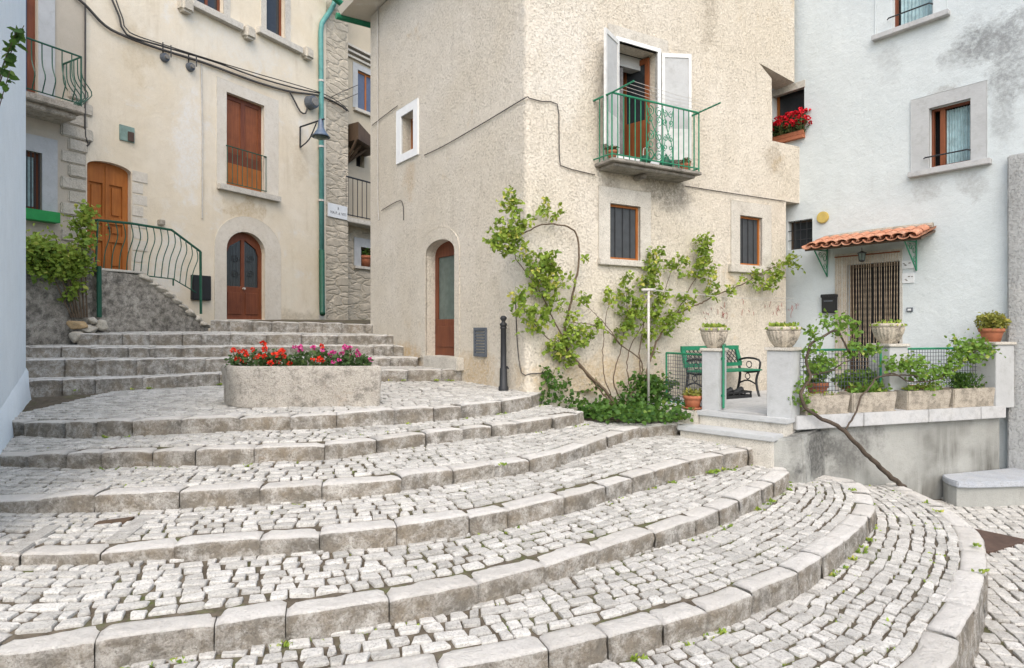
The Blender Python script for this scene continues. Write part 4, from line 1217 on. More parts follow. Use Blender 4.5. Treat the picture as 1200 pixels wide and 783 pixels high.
m = MB(); m.tube([c, c + WF.n * .25], .2, .18, n=18); m.build('body', 'iron_grey', t_, bevel=.02)
m = MB(); m.tube([c + WF.n * .25, c + WF.n * .28], .12, n=14); m.build('cover', 'wire', t_)

# grey neighbour, far left
N = thing('grey_house', 'narrow greyish house at far left with iron balcony and green window sill', 'house', (-11.5, 11, 0))
qn0 = WF.sx(-60); nd = WF.rect(20, 44, -90, 118, 35); nw = WF.rect(20, 49, 178, 247, 40)
m = MB(); plate(m, WF, [(qn0, -1), (qs, -1), (qs, FT - .6), (qn0, FT - .6)], [rloop(nd), rloop(nw)], 0, None, -.2); m.build('wall', 'grey_plaster', N)
window(N, WF, nd, 'brown_wood', 'glass_blue', .1, .13, 0, name='balcony_door'); 
m = MB(); WF.box(m, nd[1] + .01, WF.sx(64), nd[2], nd[3], -.02, .02); m.build('door_surround', 'stone_white', N)
wn_ = window(N, WF, nw, 'brown_wood', 'curtain', .1, .09, 0)
m = MB()
for i in range(6):
    q = nw[0] + (nw[1] - nw[0]) * (i + .5) / 6; m.tube([WF.pt(q, nw[2], -.03), WF.pt(q, nw[3], -.03)], .012, n=5)
m.build('bars', 'iron', wn_)
m = MB(); plate(m, WF, [(qn0, nw[2] - .01), (WF.sx(67), nw[2] - .01), (WF.sx(67), nw[3] + .33), (qn0, nw[3] + .33)], [rloop(nw)], .02, -.01, -.01); m.build('window_surround', 'stone_white', N)
r = WF.rect(10, 65, 247.5, 260, 45); sill(N, WF, r[0], r[1], r[2], r[3], .2, 'green_bright')
bz = WF.sz(83, 135)[1]; be = WF.sx(77); BO = .75
m = MB(); WF.box(m, qn0, be, bz - .14, bz, -.02, BO); WF.box(m, qn0, be - .1, bz - .26, bz - .142, -.02, BO - .12)
m.build('balcony_slab', 'conc', N, bevel=.02)
zt = bz + 1.0; m = MB(); m.tube([WF.pt(qn0, zt, BO - .05), WF.pt(be - .05, zt, BO - .05), WF.pt(be - .05, zt, 0)], .02); m.tube([WF.pt(qn0, bz + .06, BO - .05), WF.pt(be - .05, bz + .06, BO - .05), WF.pt(be - .05, bz + .06, 0)], .014); m.tube([WF.pt(be - .05, bz - .01, BO - .05), WF.pt(be - .05, zt, BO - .05)], .016)
rl2 = m.build('balcony_railing', 'green_dark', N)
def belly(w, q, o, z0, z1, dirq, diro, r, par, mat='green_dark', b=.16):
    m = MB(); P = []
    for i in range(13):
        t = i / 12; k = b * math.exp(-((t - .28) / .2) ** 2)
        P.append(w.pt(q + dirq * k, z0 + (z1 - z0) * t, o + diro * k))
    m.tube(P, r, n=5); m.build('baluster', mat, par)
for i in range(9): belly(WF, be - .05 - .17 * (i + 1), BO - .05, bz + .06, zt, 0, 1, .011, rl2, b=.13)
for i in range(6): belly(WF, be - .05, (BO - .05) * i / 5, bz + .06, zt, 1, 0, .011, rl2, b=.2)

# side landing with railing before the double door
S = thing('entrance_landing', 'stained concrete landing and side steps below the honey brown double door', 'entrance steps', WF.pt(WF.sx(140), E, 1.0))
lo = 1.0; ql0, ql1 = WF.sx(113, lo), WF.sx(166, lo); qst = WF.sx(244, lo); zb3 = E - .3
rj = random.Random(9); top_ = []
nj = 22
for i in range(nj + 1):
    t_ = i / nj; top_.append((ql1 + (qst - ql1) * t_, bz0 - .06 - (bz0 - zb3 - .42) * (t_ ** 1.15) + rj.uniform(-.05, .05)))
m = MB(); plate(m, WF, [(ql0, zb3), (qst, zb3)] + top_[::-1] + [(ql0, bz0 - .03)], (), lo, .02)
m.build('side_wall', 'old_render', S)
for i in range(9):
    t_ = (i + .5) / 9; q_ = ql1 + (qst - ql1) * t_; z_ = bz0 - .06 - (bz0 - zb3 - .42) * (t_ ** 1.15)
    bm = bmesh.new()
    for k in range(26):
        v_ = Vector((rj.gauss(0, 1), rj.gauss(0, 1), rj.gauss(0, 1))).normalized(); bm.verts.new((v_.x * .19, v_.y * .16, v_.z * .085))
    bmesh.ops.convex_hull(bm, input=bm.verts)
    for v_ in [v_ for v_ in bm.verts if not v_.link_faces]: bm.verts.remove(v_)
    bmesh.ops.bevel(bm, geom=list(bm.edges), offset=.008, segments=1, affect='EDGES')
    me = bpy.data.meshes.new('edge_stone'); bm.to_mesh(me); bm.free(); o = bpy.data.objects.new('edge_stone', me); C.link(o); o.parent = S
    o.location = WF.pt(q_, z_ - .02, lo - .08 + rj.uniform(-.03, .05)) - wloc(S); o.rotation_euler = (0, .35, 1.05 + rj.uniform(-.3, .3)); me.materials.append(M['quoin'])
m = MB(); WF.box(m, ql0, ql1 + .04, bz0 - .03, bz0 + .02, .02, lo + .02); m.build('landing_slab', 'stone', S, bevel=.01)
for i in range(5):
    a = ql1 + (qst - ql1) * i / 5; b = ql1 + (qst - ql1) * (i + 1) / 5; z = bz0 - .22 - i * .215
    m = MB(); WF.box(m, a - .05, b + .06, zb3, z + .0, .03, lo - .22); m.build('tread', 'quoin', S, bevel=.025)
ro_ = lo - .06
rt = [WF.at(114.6, 258, ro_), WF.at(154.5, 262, ro_), WF.at(201, 269.5, ro_), WF.at(235, 295, ro_)]
rbm = [WF.at(112, 319, ro_), WF.at(160, 322, ro_), WF.at(203, 327, ro_), WF.at(230, 343, ro_)]
m = MB(); m.tube(rt, .028); m.tube(rbm, .014); m.tube([WF.at(235, 295, ro_), WF.at(235.5, 368, ro_)], .03); m.tube([rbm[0], rt[0]], .02); m.tube([rt[0], WF.pt(WF.sx(114.6, ro_), rt[0].z, .05)], .028)
m.tube([rbm[2], rbm[2] - Vector((0, 0, .15))], .016)
rl3 = m.build('railing', 'green_dark', S)
def lerp_path(P, t):
    L = [(b - a).length for a, b in zip(P, P[1:])]; d = t * sum(L)
    for i, l in enumerate(L):
        if d <= l or i == len(L) - 1: return P[i].lerp(P[i + 1], d / l)
        d -= l
for i in range(1, 15):
    a, b = lerp_path(rbm, i / 15), lerp_path(rt, i / 15); mm = MB(); P = []
    for k in range(13):
        t = k / 12; kk = .07 * math.exp(-((t - .74) / .24) ** 2); P.append(a.lerp(b, t) + WF.n * kk * .5 + WF.u * kk)
    mm.tube(P, .011, n=5); mm.build('baluster', 'green_dark', rl3)
# low rubble wall with bush
ql2 = WF.sx(-40, .75); ql3 = WF.sx(115, .95)
m = MB()
WF.box(m, ql2, ql3, E - .7, WF.sz(60, 285, .9)[1], .02, .85)
o = m.build('rubble_wall', 'old_render', None, bevel=.05); tag(o, 'dark low rubble wall below the green window sill, overgrown by a bush', 'wall')
m = MB(); m.tube([WF.at(116, 312, lo + .05), WF.at(116.5, 372, lo + .05)], .045, n=8); o = m.build('drain_pipe', 'green_dark'); tag(o, 'short dark green drain pipe between bush and stained landing', 'pipe')
# heap of broken stones at the foot of the landing
rj = random.Random(12)
for i, (px, py, s_, lb_) in enumerate(((90, 381, .24, 'ochre brown broken stone at the top left of the heap'), (107, 376, .17, 'small pale broken stone topmost in the middle of the heap'), (120, 381, .22, 'grey broken stone at the top right of the heap'), (104, 388, .25, 'pinkish broken stone in the middle of the heap'), (90, 395, .22, 'low broken stone at the left base of the heap'), (112, 396, .24, 'wide flat broken stone at the base of the heap'), (126, 395, .2, 'rightmost low broken stone of the heap'))):
    c = WF.at(px, py, lo + .12); bm = bmesh.new()
    for k in range(15):
        v_ = Vector((rj.gauss(0, 1), rj.gauss(0, 1), rj.gauss(0, 1))).normalized() * rj.uniform(.8, 1.05); bm.verts.new((v_.x * s_ * .85, v_.y * s_ * .7, v_.z * s_ * .6))
    bmesh.ops.convex_hull(bm, input=bm.verts)
    for v_ in [v_ for v_ in bm.verts if not v_.link_faces]: bm.verts.remove(v_)
    bmesh.ops.bevel(bm, geom=list(bm.edges), offset=.012, segments=1, affect='EDGES')
    me = bpy.data.meshes.new('broken_stone'); bm.to_mesh(me); bm.free(); o = bpy.data.objects.new('broken_stone', me); C.link(o); o.location = c; me.materials.append(M['ochre' if i == 0 else 'quoin'])
    tag(o, lb_ + ' below the landing', 'stone', 'broken stones below the landing')

# houses up the alley
A = thing('alley_house', 'narrow house in the alley with brown window, small railing and flowerpot opening', 'house', (-5.5, 20.5, 0))
WA = Wall(((404 - 600) / 720 * 20.3, 20.3), (.55, .835))
aw = WA.rect(419, 440, 86, 131, 428); ah = WA.rect(417.5, 427, 180, 196); ap = WA.rect(421, 440, 291, 313, 430)
m = MB(); plate(m, WA, [(-.6, WA.sz(420, 264)[1]), (5, WA.sz(420, 264)[1]), (5, E + 13), (-.6, E + 13)], [rloop(aw), rloop(ah)], 0, None, -.25); m.build('wall', 'alley', A)
m = MB(); plate(m, WA, [(-.6, -.5), (5, -.5), (5, WA.sz(420, 264)[1] - .004), (-.6, WA.sz(420, 264)[1] - .004)], [rloop(ap)], .05, None, -.4); m.build('stone_base', 'rubble', A)
f = window(A, WA, aw, 'orange_wood', 'shutter_blue', .05, .06, 1); sill(A, WA, aw[0] - .2, aw[1] + .2, aw[2] - .12, aw[2] - .01, .12)
surround(A, WA, rloop((aw[0] - .22, aw[1] + .2, aw[2], aw[3] + .2)), rloop(aw), 'stone_white', .02, 'window_surround')
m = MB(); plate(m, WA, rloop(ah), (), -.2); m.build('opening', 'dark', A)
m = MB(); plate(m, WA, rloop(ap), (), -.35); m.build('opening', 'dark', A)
surround(A, WA, rloop((ap[0] - .3, ap[1] + .2, ap[2], ap[3] + .3)), rloop(ap), 'stone_white', .09, 'window_surround'); sill(A, WA, ap[0] - .3, ap[1] + .2, ap[2] - .1, ap[2] - .005, .14)
for i in range(3):
    z = WA.sz(420, 60 + i * 5)[1]; m = MB(); WA.box(m, -.4, 5, z - .07, z, -.02, .2 - .06 * i); m.build('cornice', 'stone', A)
A1_, A2_, A3_, A4_ = WA.sz(400, 148), WA.sz(428, 178), WA.sz(427, 184), WA.sz(400, 168)
m = MB(); m.hexa([WA.pt(*A4_, .02), WA.pt(*A3_, .02), WA.pt(*A3_, .8), WA.pt(*A4_, .8), WA.pt(*A1_, .02), WA.pt(*A2_, .02), WA.pt(*A2_, .8), WA.pt(*A1_, .8)]); m.build('shed_roof', 'old_wood', A)
for i in range(3):
    m = MB(); m.tube([WA.pt(*WA.sz(401 + 8 * i, 165 + 6 * i), .75 - .1 * i), WA.pt(*WA.sz(401 + 3 * i, 198 - 4 * i), .02)], .05, n=6); m.build('roof_strut', 'old_wood', A)
z0, z1 = WA.sz(420, 261)[1], WA.sz(420, 216)[1]
m = MB(); WA.box(m, -.4, 3, z0 - .16, z0, 0, .55); m.build('balcony_slab', 'stone', A, bevel=.02)
m = MB(); m.tube([WA.pt(-.4, z1, .5), WA.pt(3, z1, .5)], .03); m.tube([WA.pt(-.4, z0 + .08, .5), WA.pt(3, z0 + .08, .5)], .02); m.tube([WA.pt(-.4, z0, .5), WA.pt(-.4, z1, .5)], .02); rl4 = m.build('balcony_railing', 'iron', A)
for i in range(16): q = -.3 + .2 * i; baluster(WA.pt(q, z0 + .05, .5), WA.pt(q, z1, .5), .014, rl4, 'iron')

# bluish white house at the left edge
m = MB(); LT = E + 8
m.hexa([WB.pt(0, -.5, 0), WB.pt(6.2, -.5, 0), WB.pt(6.2, -.5, -6), WB.pt(0, -.5, -6), WB.pt(0, LT, 0), WB.pt(6.2, LT, 0), WB.pt(6.2, LT, -6), WB.pt(0, LT, -6)])
B = thing('whitewashed_house', 'bluish whitewashed house wall filling the left edge of the picture', 'house', WB.pt(2, 0, -3))
m.build('wall', 'bluewhite', B)
m = MB(); zb4 = E - 1.15
vs_ = []; n = 24
for i in range(n + 1):
    q = -.12 + 6.2 * i / n
    for z, o_ in ((zb4 - .5, .07), (zb4 + .05, .06), (zb4 + .25, .04 + .02 * noise.noise(Vector((q * 2, 0, 0)))), (zb4 + .5, .02), (zb4 + .62, -.03)):
        vs_.append(WB.pt(q, z - .16 * q * .5, o_ + .012 * noise.noise(Vector((q * 5, z * 6, 3)))))
m.add(vs_, [(i * 5 + j, (i + 1) * 5 + j, (i + 1) * 5 + j + 1, i * 5 + j + 1) for i in range(n) for j in range(4)])
m.build('plinth', 'bluewhite', B, True)
# ------------------------------------------------------------------ the terrace
T = thing('raised_terrace', 'raised whitewashed terrace with stone slab edge, steps and square pillars', 'terrace', (5.4, 9, 0))
tz = E - TDZ
LP, RP = Vector((W3(837, 479, 8.72).x, 8.72, 0)), Vector((W3(918, 487, 8.05).x, 8.05, 0))
gd = (RP - LP).normalized(); gn = Vector((gd.y, -gd.x, 0))
if gn.dot(-LP) < 0: gn = -gn
GT = Wall((LP.x, LP.y), (gd.x, gd.y))
TLEN = TER.sx(1179.5)
# floor: polygon from the gate back to the houses
fl = [GT.pt(-1.55, tz, .0), GT.pt(.0, tz, .12), GT.pt((RP - LP).length + .1, tz, .15), TER.pt(.05, tz, -.12), TER.pt(TLEN, tz, -.12), WV.pt(3.5, tz, -.1), WV.pt(0, tz, -.1), WR.pt(3.0, tz, -.05)]
m = MB(); m.add([(p.x, p.y, tz) for p in fl], [tuple(range(len(fl)))]); m.build('floor', 'grey_slab', T)
# front wall and slab edge
M['terwall'] = plaster('terrace_wall_plaster', (.37, .375, .35), (.27, .275, .255), (.085, .082, .07), 10, .014, .006, .40, .58, .95, None, None,
    [((TER.at(955, 525) - T.location).x, (TER.at(955, 525) - T.location).y, (TER.at(955, 525) - T.location).z, .5, .6, (.09, .09, .085), 1.0), ((TER.at(1010, 520) - T.location).x, (TER.at(1010, 520) - T.location).y, (TER.at(1010, 520) - T.location).z, .5, .5, (.15, .15, .14), .9)])
m = MB(); plate(m, TER, [(-.02, -.6), (TLEN, -.6), (TLEN, tz - .17), (-.02, tz - .17)], (), -.1, -1.2); m.build('front_wall', 'terwall', T)
m = MB()
cuts = [-.05, 1.05, 2.2, 3.2, TLEN]
for a, b in zip(cuts, cuts[1:]): TER.box(m, a + .004, b - .004, tz - .165, tz + .012, -.45, .0)
m.build('edge_slab', 'grey_slab', T, bevel=.008)
# steps at the gate
gl = (RP - LP).length
for i, (o_, zt_, a, b) in enumerate(((.30, tz - .005, -.12, gl + .16), (.60, tz - .195, -.25, gl + .10))):
    m = MB(); GT.box(m, a, b, zt_ - .065, zt_, -.1, o_); m.build('step_tread', 'grey_slab' if i == 2 else 'stone_white', T, bevel=.01)
    m = MB(); GT.box(m, a + .03, b - .03, zt_ - .6, zt_ - .067, -.1, o_ - .04); m.build('step_riser', 'stone', T)
m = MB(); m.hexa([GT.pt(gl - .0, -.5, .55), GT.pt(gl + .42, -.5, .25), GT.pt(gl + .42, -.5, -.5), GT.pt(gl, -.5, -.5), GT.pt(gl - .0, tz - .26, .55), GT.pt(gl + .34, tz - .2, .26), GT.pt(gl + .34, tz - .17, -.5), GT.pt(gl, tz - .17, -.5)]); m.build('step_cheek', 'terwall', T, bevel=.03)
m = MB(); GT.box(m, -.62, -.10, tz - .36, tz - .02, -.45, .34); m.build('kerb_block', 'stone', T, bevel=.02)
m = MB(); GT.box(m, -1.5, -.60, tz - .36, tz - .03, -.2, .1); m.build('low_kerb', 'stone', T, bevel=.02)
# pillars
PH = .905
def pillar(c, w, d1, hw, h, mat='stone_white'):
    ww = Wall((c.x, c.y), (w.x, w.y)); m = MB(); ww.box(m, -hw, hw, tz - .02, tz + h, -hw, hw); o = m.build('pillar', mat, T, bevel=.006)
    m = MB(); ww.box(m, -hw - .025, hw + .025, tz + h + .002, tz + h + .045, -hw - .025, hw + .025); m.build('cap_stone', 'stone', o, bevel=.008); return c + Vector((0, 0, tz + h + .045))
u2 = TER.u
P1 = pillar(Vector((LP.x, LP.y, 0)), gd, 0, .125, .82)
P2 = pillar(Vector((RP.x, RP.y, 0)), gd, 0, .155, .85)
fo = -.28
c3 = TER.pt(TER.sx(1043, fo - .1), 0, fo - .13); P3 = pillar(c3, u2, 0, .17, .88)
c4 = TER.pt(TER.sx(1162, -.2), 0, -.2); P4 = pillar(c4, u2, 0, .19, .90)

# wire mesh fences and gate
def meshfence(w, q0, q1, o, z0, z1, label, step=.052):
    t = thing('mesh_fence', label, 'fence', w.pt((q0 + q1) / 2, z0, o), 'green mesh fence panels of the terrace')
    m = MB(); P = [w.pt(q0, z0, o), w.pt(q0, z1, o), w.pt(q1, z1, o), w.pt(q1, z0, o)]
    for a, b in zip(P, P[1:] + P[:1]): m.tube([a, b], .016, n=6)
    m.build('frame', 'green', t)
    m = MB(); n = int((q1 - q0) / step)
    for i in range(1, n): q = q0 + (q1 - q0) * i / n; m.tube([w.pt(q, z0, o), w.pt(q, z1, o)], .0042, n=3, cap=False)
    k = int((z1 - z0) / step)
    for i in range(1, k): z = z0 + (z1 - z0) * i / k; m.tube([w.pt(q0, z, o), w.pt(q1, z, o)], .0042, n=3, cap=False)
    m.build('wire_mesh', 'iron_grey', t)
meshfence(TER, TER.sx(934, fo), TER.sx(1032, fo), fo, tz + .02, tz + .85, 'green framed mesh fence behind the grapevine, between the two bowl pillars')
meshfence(TER, TER.sx(1058, fo), TER.sx(1149, fo), fo, tz + .02, tz + .85, 'green framed mesh fence panel nearest the grey buttress')
g2 = Wall((LP.x, LP.y), (2.50 - LP.x, 9.5 - LP.y))
meshfence(g2, .14, g2.sx(781), 0, tz + .0, tz + .76, 'green framed mesh fence panel left of the terrace steps, by the ivy')
gt = thing('metal_gate', 'narrow green metal gate standing open at the terrace steps', 'gate', GT.pt(.15, tz, 0))
gw = Wall((GT.pt(.16, 0, .05).x, GT.pt(.16, 0, .05).y), (-LP.x * 0 + (W3(850, 470, 9.6).x - GT.pt(.16, 0, .05).x), 9.6 - GT.pt(.16, 0, .05).y))
m = MB(); P = [gw.pt(0, tz + .04, 0), gw.pt(0, tz + .9, 0), gw.pt(.8, tz + .9, 0), gw.pt(.8, tz + .04, 0)]
for a, b in zip(P, P[1:] + P[:1]): m.tube([a, b], .017, n=6)
m.build('frame', 'green', gt)
m = MB()
for i in range(1, 15): m.tube([gw.pt(.8 * i / 15, tz + .04, 0), gw.pt(.8 * i / 15, tz + .9, 0)], .0042, n=3, cap=False)
for i in range(1, 16): m.tube([gw.pt(0, tz + .04 + .86 * i / 16, 0), gw.pt(.8, tz + .04 + .86 * i / 16, 0)], .0042, n=3, cap=False)
m.build('wire_mesh', 'wire', gt)
for z in (tz + .2, tz + .72):
    m = MB(); m.tube([GT.pt(.11, z, .03), GT.pt(.17, z, .05)], .02, n=6); m.build('hinge', 'green', gt)

# bowl planters on the pillars
def bowl(c, r, h, label, k, leafk, nleaf):
    t = thing('bowl_planter', label, 'planter', c, 'fluted stone bowls on the terrace pillars')
    m = MB(); z = c.z; pr = [(.0, 0), (.50, 0), (.52, .03), (.64, .14), (.80, .34), (.92, .55), (.985, .74), (.99, .80)]
    m.lathe(c.x, c.y, [(r * a, z + h * b) for a, b in pr[1:]], 120, 24, .03); m.build('bowl', 'bowl', t, True)
    m = MB(); m.lathe(c.x, c.y, [(r * .96, z + h * .8), (r * 1.03, z + h * .84), (r * 1.03, z + h * .98), (r * .97, z + h), (r * .88, z + h), (r * .86, z + h * .9)], 40); m.build('rim', 'bowl', t, True)
    p = tag(None, '', '') if False else None
    m = MB(); rr = random.Random(k)
    for i in range(nleaf):
        a = rr.uniform(0, 6.28); q = r * .85 * math.sqrt(rr.random())
        leaf(m, Vector((c.x + q * math.cos(a), c.y + q * math.sin(a), z + h * (.93 + rr.uniform(0, .16)))), .05 * rr.uniform(.6, 1.2), Vector((rr.gauss(0, .6), rr.gauss(0, .6), 1)), rr)
    for i in range(26):
        a = rr.uniform(0, 6.28); leaf(m, Vector((c.x + r * 1.0 * math.cos(a), c.y + r * 1.0 * math.sin(a), z + h * .98)), .045, Vector((math.cos(a), math.sin(a), -1.0)), rr)
    pt = thing('succulent_plant', leafk, 'plant', c + Vector((0, 0, h * .9)), 'low plants in the stone bowls')
    m.build('foliage', 'leaf', pt)
bowl(P1, .185, .29, 'fluted stone bowl on the pillar left of the gate, nearest the roses', 11, 'flat green plant in the bowl left of the gate', 170)
bowl(P2, .205, .27, 'fluted stone bowl on the pillar right of the gate, by the grapevine', 12, 'patchy green plant in the bowl right of the gate', 120)
bowl(P3, .205, .29, 'fluted stone bowl in front of the bead curtain doorway', 13, 'sparse low plant in the bowl before the bead curtain', 30)

def pot(c, r, h, label, name='flower_pot', mat='terra', saucer=False, group=None):
    t = thing(name, label, 'flower pot', c, group); z = c.z; m = MB()
    m.lathe(c.x, c.y, [(r * .66, z), (r * .9, z + h * .72), (r * .9, z + h * .74)], 28); m.build('pot', mat, t, True)
    m = MB(); m.lathe(c.x, c.y, [(r * .9, z + h * .72), (r, z + h * .73), (r * 1.02, z + h * .98), (r * .9, z + h), (r * .86, z + h * .85)], 28); m.build('rim', mat, t, True)
    if saucer: m = MB(); m.lathe(c.x, c.y, [(r * .8, z - .005), (r * 1.15, z + .03), (r * 1.1, z + .035), (r * .7, z + .01)], 28); m.build('saucer', mat, t, True)
    return t
def bush(name, label, c, r, n, size, mat, k, cat='plant', stems=5, sr=.006, group=None, tb=0):
    t = thing(name, label, cat, c, group); rr = random.Random(k); m = MB()
    clump(m, c + Vector((0, 0, r[2] * .9)), r, n, size, rr, None, tb); m.build('foliage', mat, t)
    m = MB()
    for i in range(stems):
        a = rr.uniform(0, 6.28); e = c + Vector((r[0] * .6 * math.cos(a), r[1] * .6 * math.sin(a), r[2] * rr.uniform(.8, 1.6)))
        m.tube([c + Vector((rr.uniform(-.02, .02), rr.uniform(-.02, .02), -.02)), c.lerp(e, .5) + Vector((0, 0, .02)), e], sr, sr * .5, n=5)
    m.build('stem', 'green_stem', t); return t
pot(P4, .16, .2, 'round terracotta pot on the pillar at the buttress end')
bush('succulent_plant', 'yellow green bushy succulent overflowing the terracotta pot on the end pillar', P4 + Vector((0, 0, .15)), (.2, .2, .16), 620, .055, 'succulent', 21)
kc = GT.pt(-.32, tz - .02, -.02)
kc = Vector((W3(812, 472, 8.85).x, 8.85, tz - .018))
pot(kc, .135, .20, 'small terracotta pot with saucer on the kerb by the terrace steps', saucer=True)
bush('pot_plant', 'small yellow green plant in the terracotta pot by the steps', kc + Vector((0, 0, .18)), (.14, .14, .06), 130, .05, 'succulent', 22)

# concrete troughs on the slab edge
def trough(px0, px1, py0, py1, label, plab, k, n, mat='leaf_bright', size=.06, rz=.09):
    q0, q1 = TER.sx(px0, -.02), TER.sx(px1, -.02); z0 = tz + .014; z1 = z0 + (py1 - py0) / FPX * TER.pt((q0 + q1) / 2, 0).y
    c = TER.pt((q0 + q1) / 2, z0, -.15); t = thing('concrete_trough', label, 'planter', c, 'concrete troughs along the terrace edge')
    m = MB(); f = .025
    lo_ = [(q0 + f, -.26), (q1 - f, -.26), (q1 - f, -.02 - f), (q0 + f, -.02 - f)]; hi = [(q0, -.275), (q1, -.275), (q1, -.015), (q0, -.015)]; inn = [(q0 + .03, -.245), (q1 - .03, -.245), (q1 - .03, -.045), (q0 + .03, -.045)]
    vv = [TER.pt(a, z0, b) for a, b in lo_] + [TER.pt(a, z1, b) for a, b in hi] + [TER.pt(a, z1, b) for a, b in inn] + [TER.pt(a, z1 - .05, b) for a, b in inn]
    m.add(vv, [(0, 1, 2, 3)] + [(i, (i + 1) % 4, 4 + (i + 1) % 4, 4 + i) for i in range(4)] + [(4 + i, 4 + (i + 1) % 4, 8 + (i + 1) % 4, 8 + i) for i in range(4)] + [(8 + i, 8 + (i + 1) % 4, 12 + (i + 1) % 4, 12 + i) for i in range(4)])
    m.build('trough', 'conc', t, bevel=.012)
    m = MB(); m.add(vv[12:], [(0, 1, 2, 3)]); m.build('soil', 'soil', t)
    if n:
        cc = TER.pt((q0 + q1) / 2, z1 - .03, -.15); pt = thing('trough_plant', plab, 'plant', cc); rr = random.Random(k); m = MB()
        for i in range(7):
            q = q0 + .08 + (q1 - q0 - .16) * (i + .5) / 7; clump(m, TER.pt(q, z1 + rz * .5, -.15), (.07, .1, rz * rr.uniform(.6, 1.2)), n // 7, size, rr)
        m.build('foliage', mat, pt); m = MB()
        for i in range(8): q = q0 + .08 + (q1 - q0 - .16) * rr.random(); m.tube([TER.pt(q, z1 - .05, -.15), TER.pt(q + rr.uniform(-.04, .04), z1 + rz, -.15)], .004, n=4)
        m.build('stem', 'green_stem', pt)
trough(945, 997, 464, 486, 'plain concrete trough at the gate end of the terrace edge', 'small weeds in the trough at the gate end', 31, 40, 'leaf', .04, .03)
trough(999.5, 1052, 461, 484, 'stained concrete trough below the bowl and bead curtain', 'leafy green plants in the trough below the bead curtain', 32, 170, 'leaf_bright', .07, .10)
trough(1064, 1116, 457, 479, 'rounded weathered concrete trough under the middle of the last mesh fence', 'low trailing plant in the weathered trough', 33, 120, 'leaf', .05, .06)
trough(1118, 1176, 453, 475, 'long concrete trough against the end pillar by the buttress', 'feathery dark green plant in the long trough by the buttress', 34, 60, 'leaf_dark', .04, .05)
c = TER.pt(TER.sx(1128, -.15), tz + .24, -.15)
t = thing('feathery_plant', 'feathery dark green plant standing in the long trough by the buttress', 'plant', c); m = MB(); rr = random.Random(35)
for i in range(160):
    d = Vector((rr.gauss(0, .35), rr.gauss(0, .3), 1)).normalized(); p = c + Vector((rr.gauss(0, .06), rr.gauss(0, .04), 0))
    for k in range(4): leaf(m, p + d * (.04 + .06 * k), .06, d + Vector((rr.gauss(0, .4), rr.gauss(0, .4), 0)), rr, None, .3, .14)
m.build('foliage', 'leaf_dark', t)
# pots on the terrace floor behind the fence
c = TER.pt(TER.sx(958, -.5), tz + .01, -.5); pot(c + Vector((0, 0, .12)), .14, .26, 'terracotta pot behind the mesh fence nearest the gate')
bush('pot_plant', 'bright green leafy plant in the pot behind the mesh fence nearest the gate', c + Vector((0, 0, .36)), (.16, .14, .2), 230, .075, 'leaf_bright', 41)
c = TER.pt(TER.sx(1012, -.45), tz + .01, -.55); pot(c + Vector((0, 0, .1)), .2, .22, 'wide terracotta bowl behind the mesh fence below the bead curtain')
bush('pot_plant', 'spreading green plant behind the mesh fence below the bead curtain', c + Vector((0, 0, .28)), (.34, .2, .13), 330, .09, 'leaf_bright', 42)
c = TER.pt(TER.sx(1078, -.38), tz + .2, -.42); pot(c + Vector((0, 0, -.1)), .17, .2, 'terracotta pot half hidden behind the weathered trough')

# bench on the terrace
BN = thing('garden_bench', 'green slatted garden bench with black cast iron sides against the beige wall', 'bench', WR.pt(3.5, tz, .4))
b0, b1 = 2.86, 4.2; bz_ = tz
def bz_leg(q):
    m = MB()
    P = lambda o, z: WR.pt(q, bz_ + z, o)
    m.tube(smooth_line([P(.66, 0), P(.62, .12), P(.60, .28), P(.64, .40), P(.66, .44)], .05), .020, n=6)
    m.tube(smooth_line([P(.18, 0), P(.24, .2), P(.26, .42), P(.2, .62), P(.15, .84)], .05), .022, n=6)
    m.tube(smooth_line([P(.24, .42), P(.45, .40), P(.66, .43)], .05), .018, n=6)
    m.tube(smooth_line([P(.22, .60), P(.4, .64), P(.6, .63), P(.68, .58), P(.66, .46)], .05), .018, n=6)
    m.tube(smooth_line([P(.24, .20), P(.42, .26), P(.60, .2)], .05), .014, n=6)
    for (o_, z_, r_) in ((.42, .33, .05), (.45, .53, .055)):
        m.tube([P(o_ + r_ * math.cos(a), z_ + r_ * math.sin(a)) for a in np.linspace(0, 6.2, 12)], .009, n=4)
    m.build('leg', 'iron', BN)
bz_leg(b0 + .05); bz_leg(b1 - .05)
for i in range(5):
    o_ = .28 + .085 * i; m = MB(); WR.box(m, b0, b1, bz_ + .435, bz_ + .46, o_, o_ + .065); m.build('seat_slat', 'green', BN, bevel=.006)
m = MB()
for (za, zb, ob) in ((.50, .56, .235), (.78, .85, .165)): WR.box(m, b0, b1, bz_ + za, bz_ + zb, ob - .02, ob + .025)
for q in (b0, b1 - .07): m.hexa([WR.pt(q, bz_ + .56, .215), WR.pt(q + .07, bz_ + .56, .215), WR.pt(q + .07, bz_ + .56, .26), WR.pt(q, bz_ + .56, .26), WR.pt(q, bz_ + .78, .147), WR.pt(q + .07, bz_ + .78, .147), WR.pt(q + .07, bz_ + .78, .19), WR.pt(q, bz_ + .78, .19)])
bf = m.build('backrest', 'green', BN)
m = MB(); n = 13
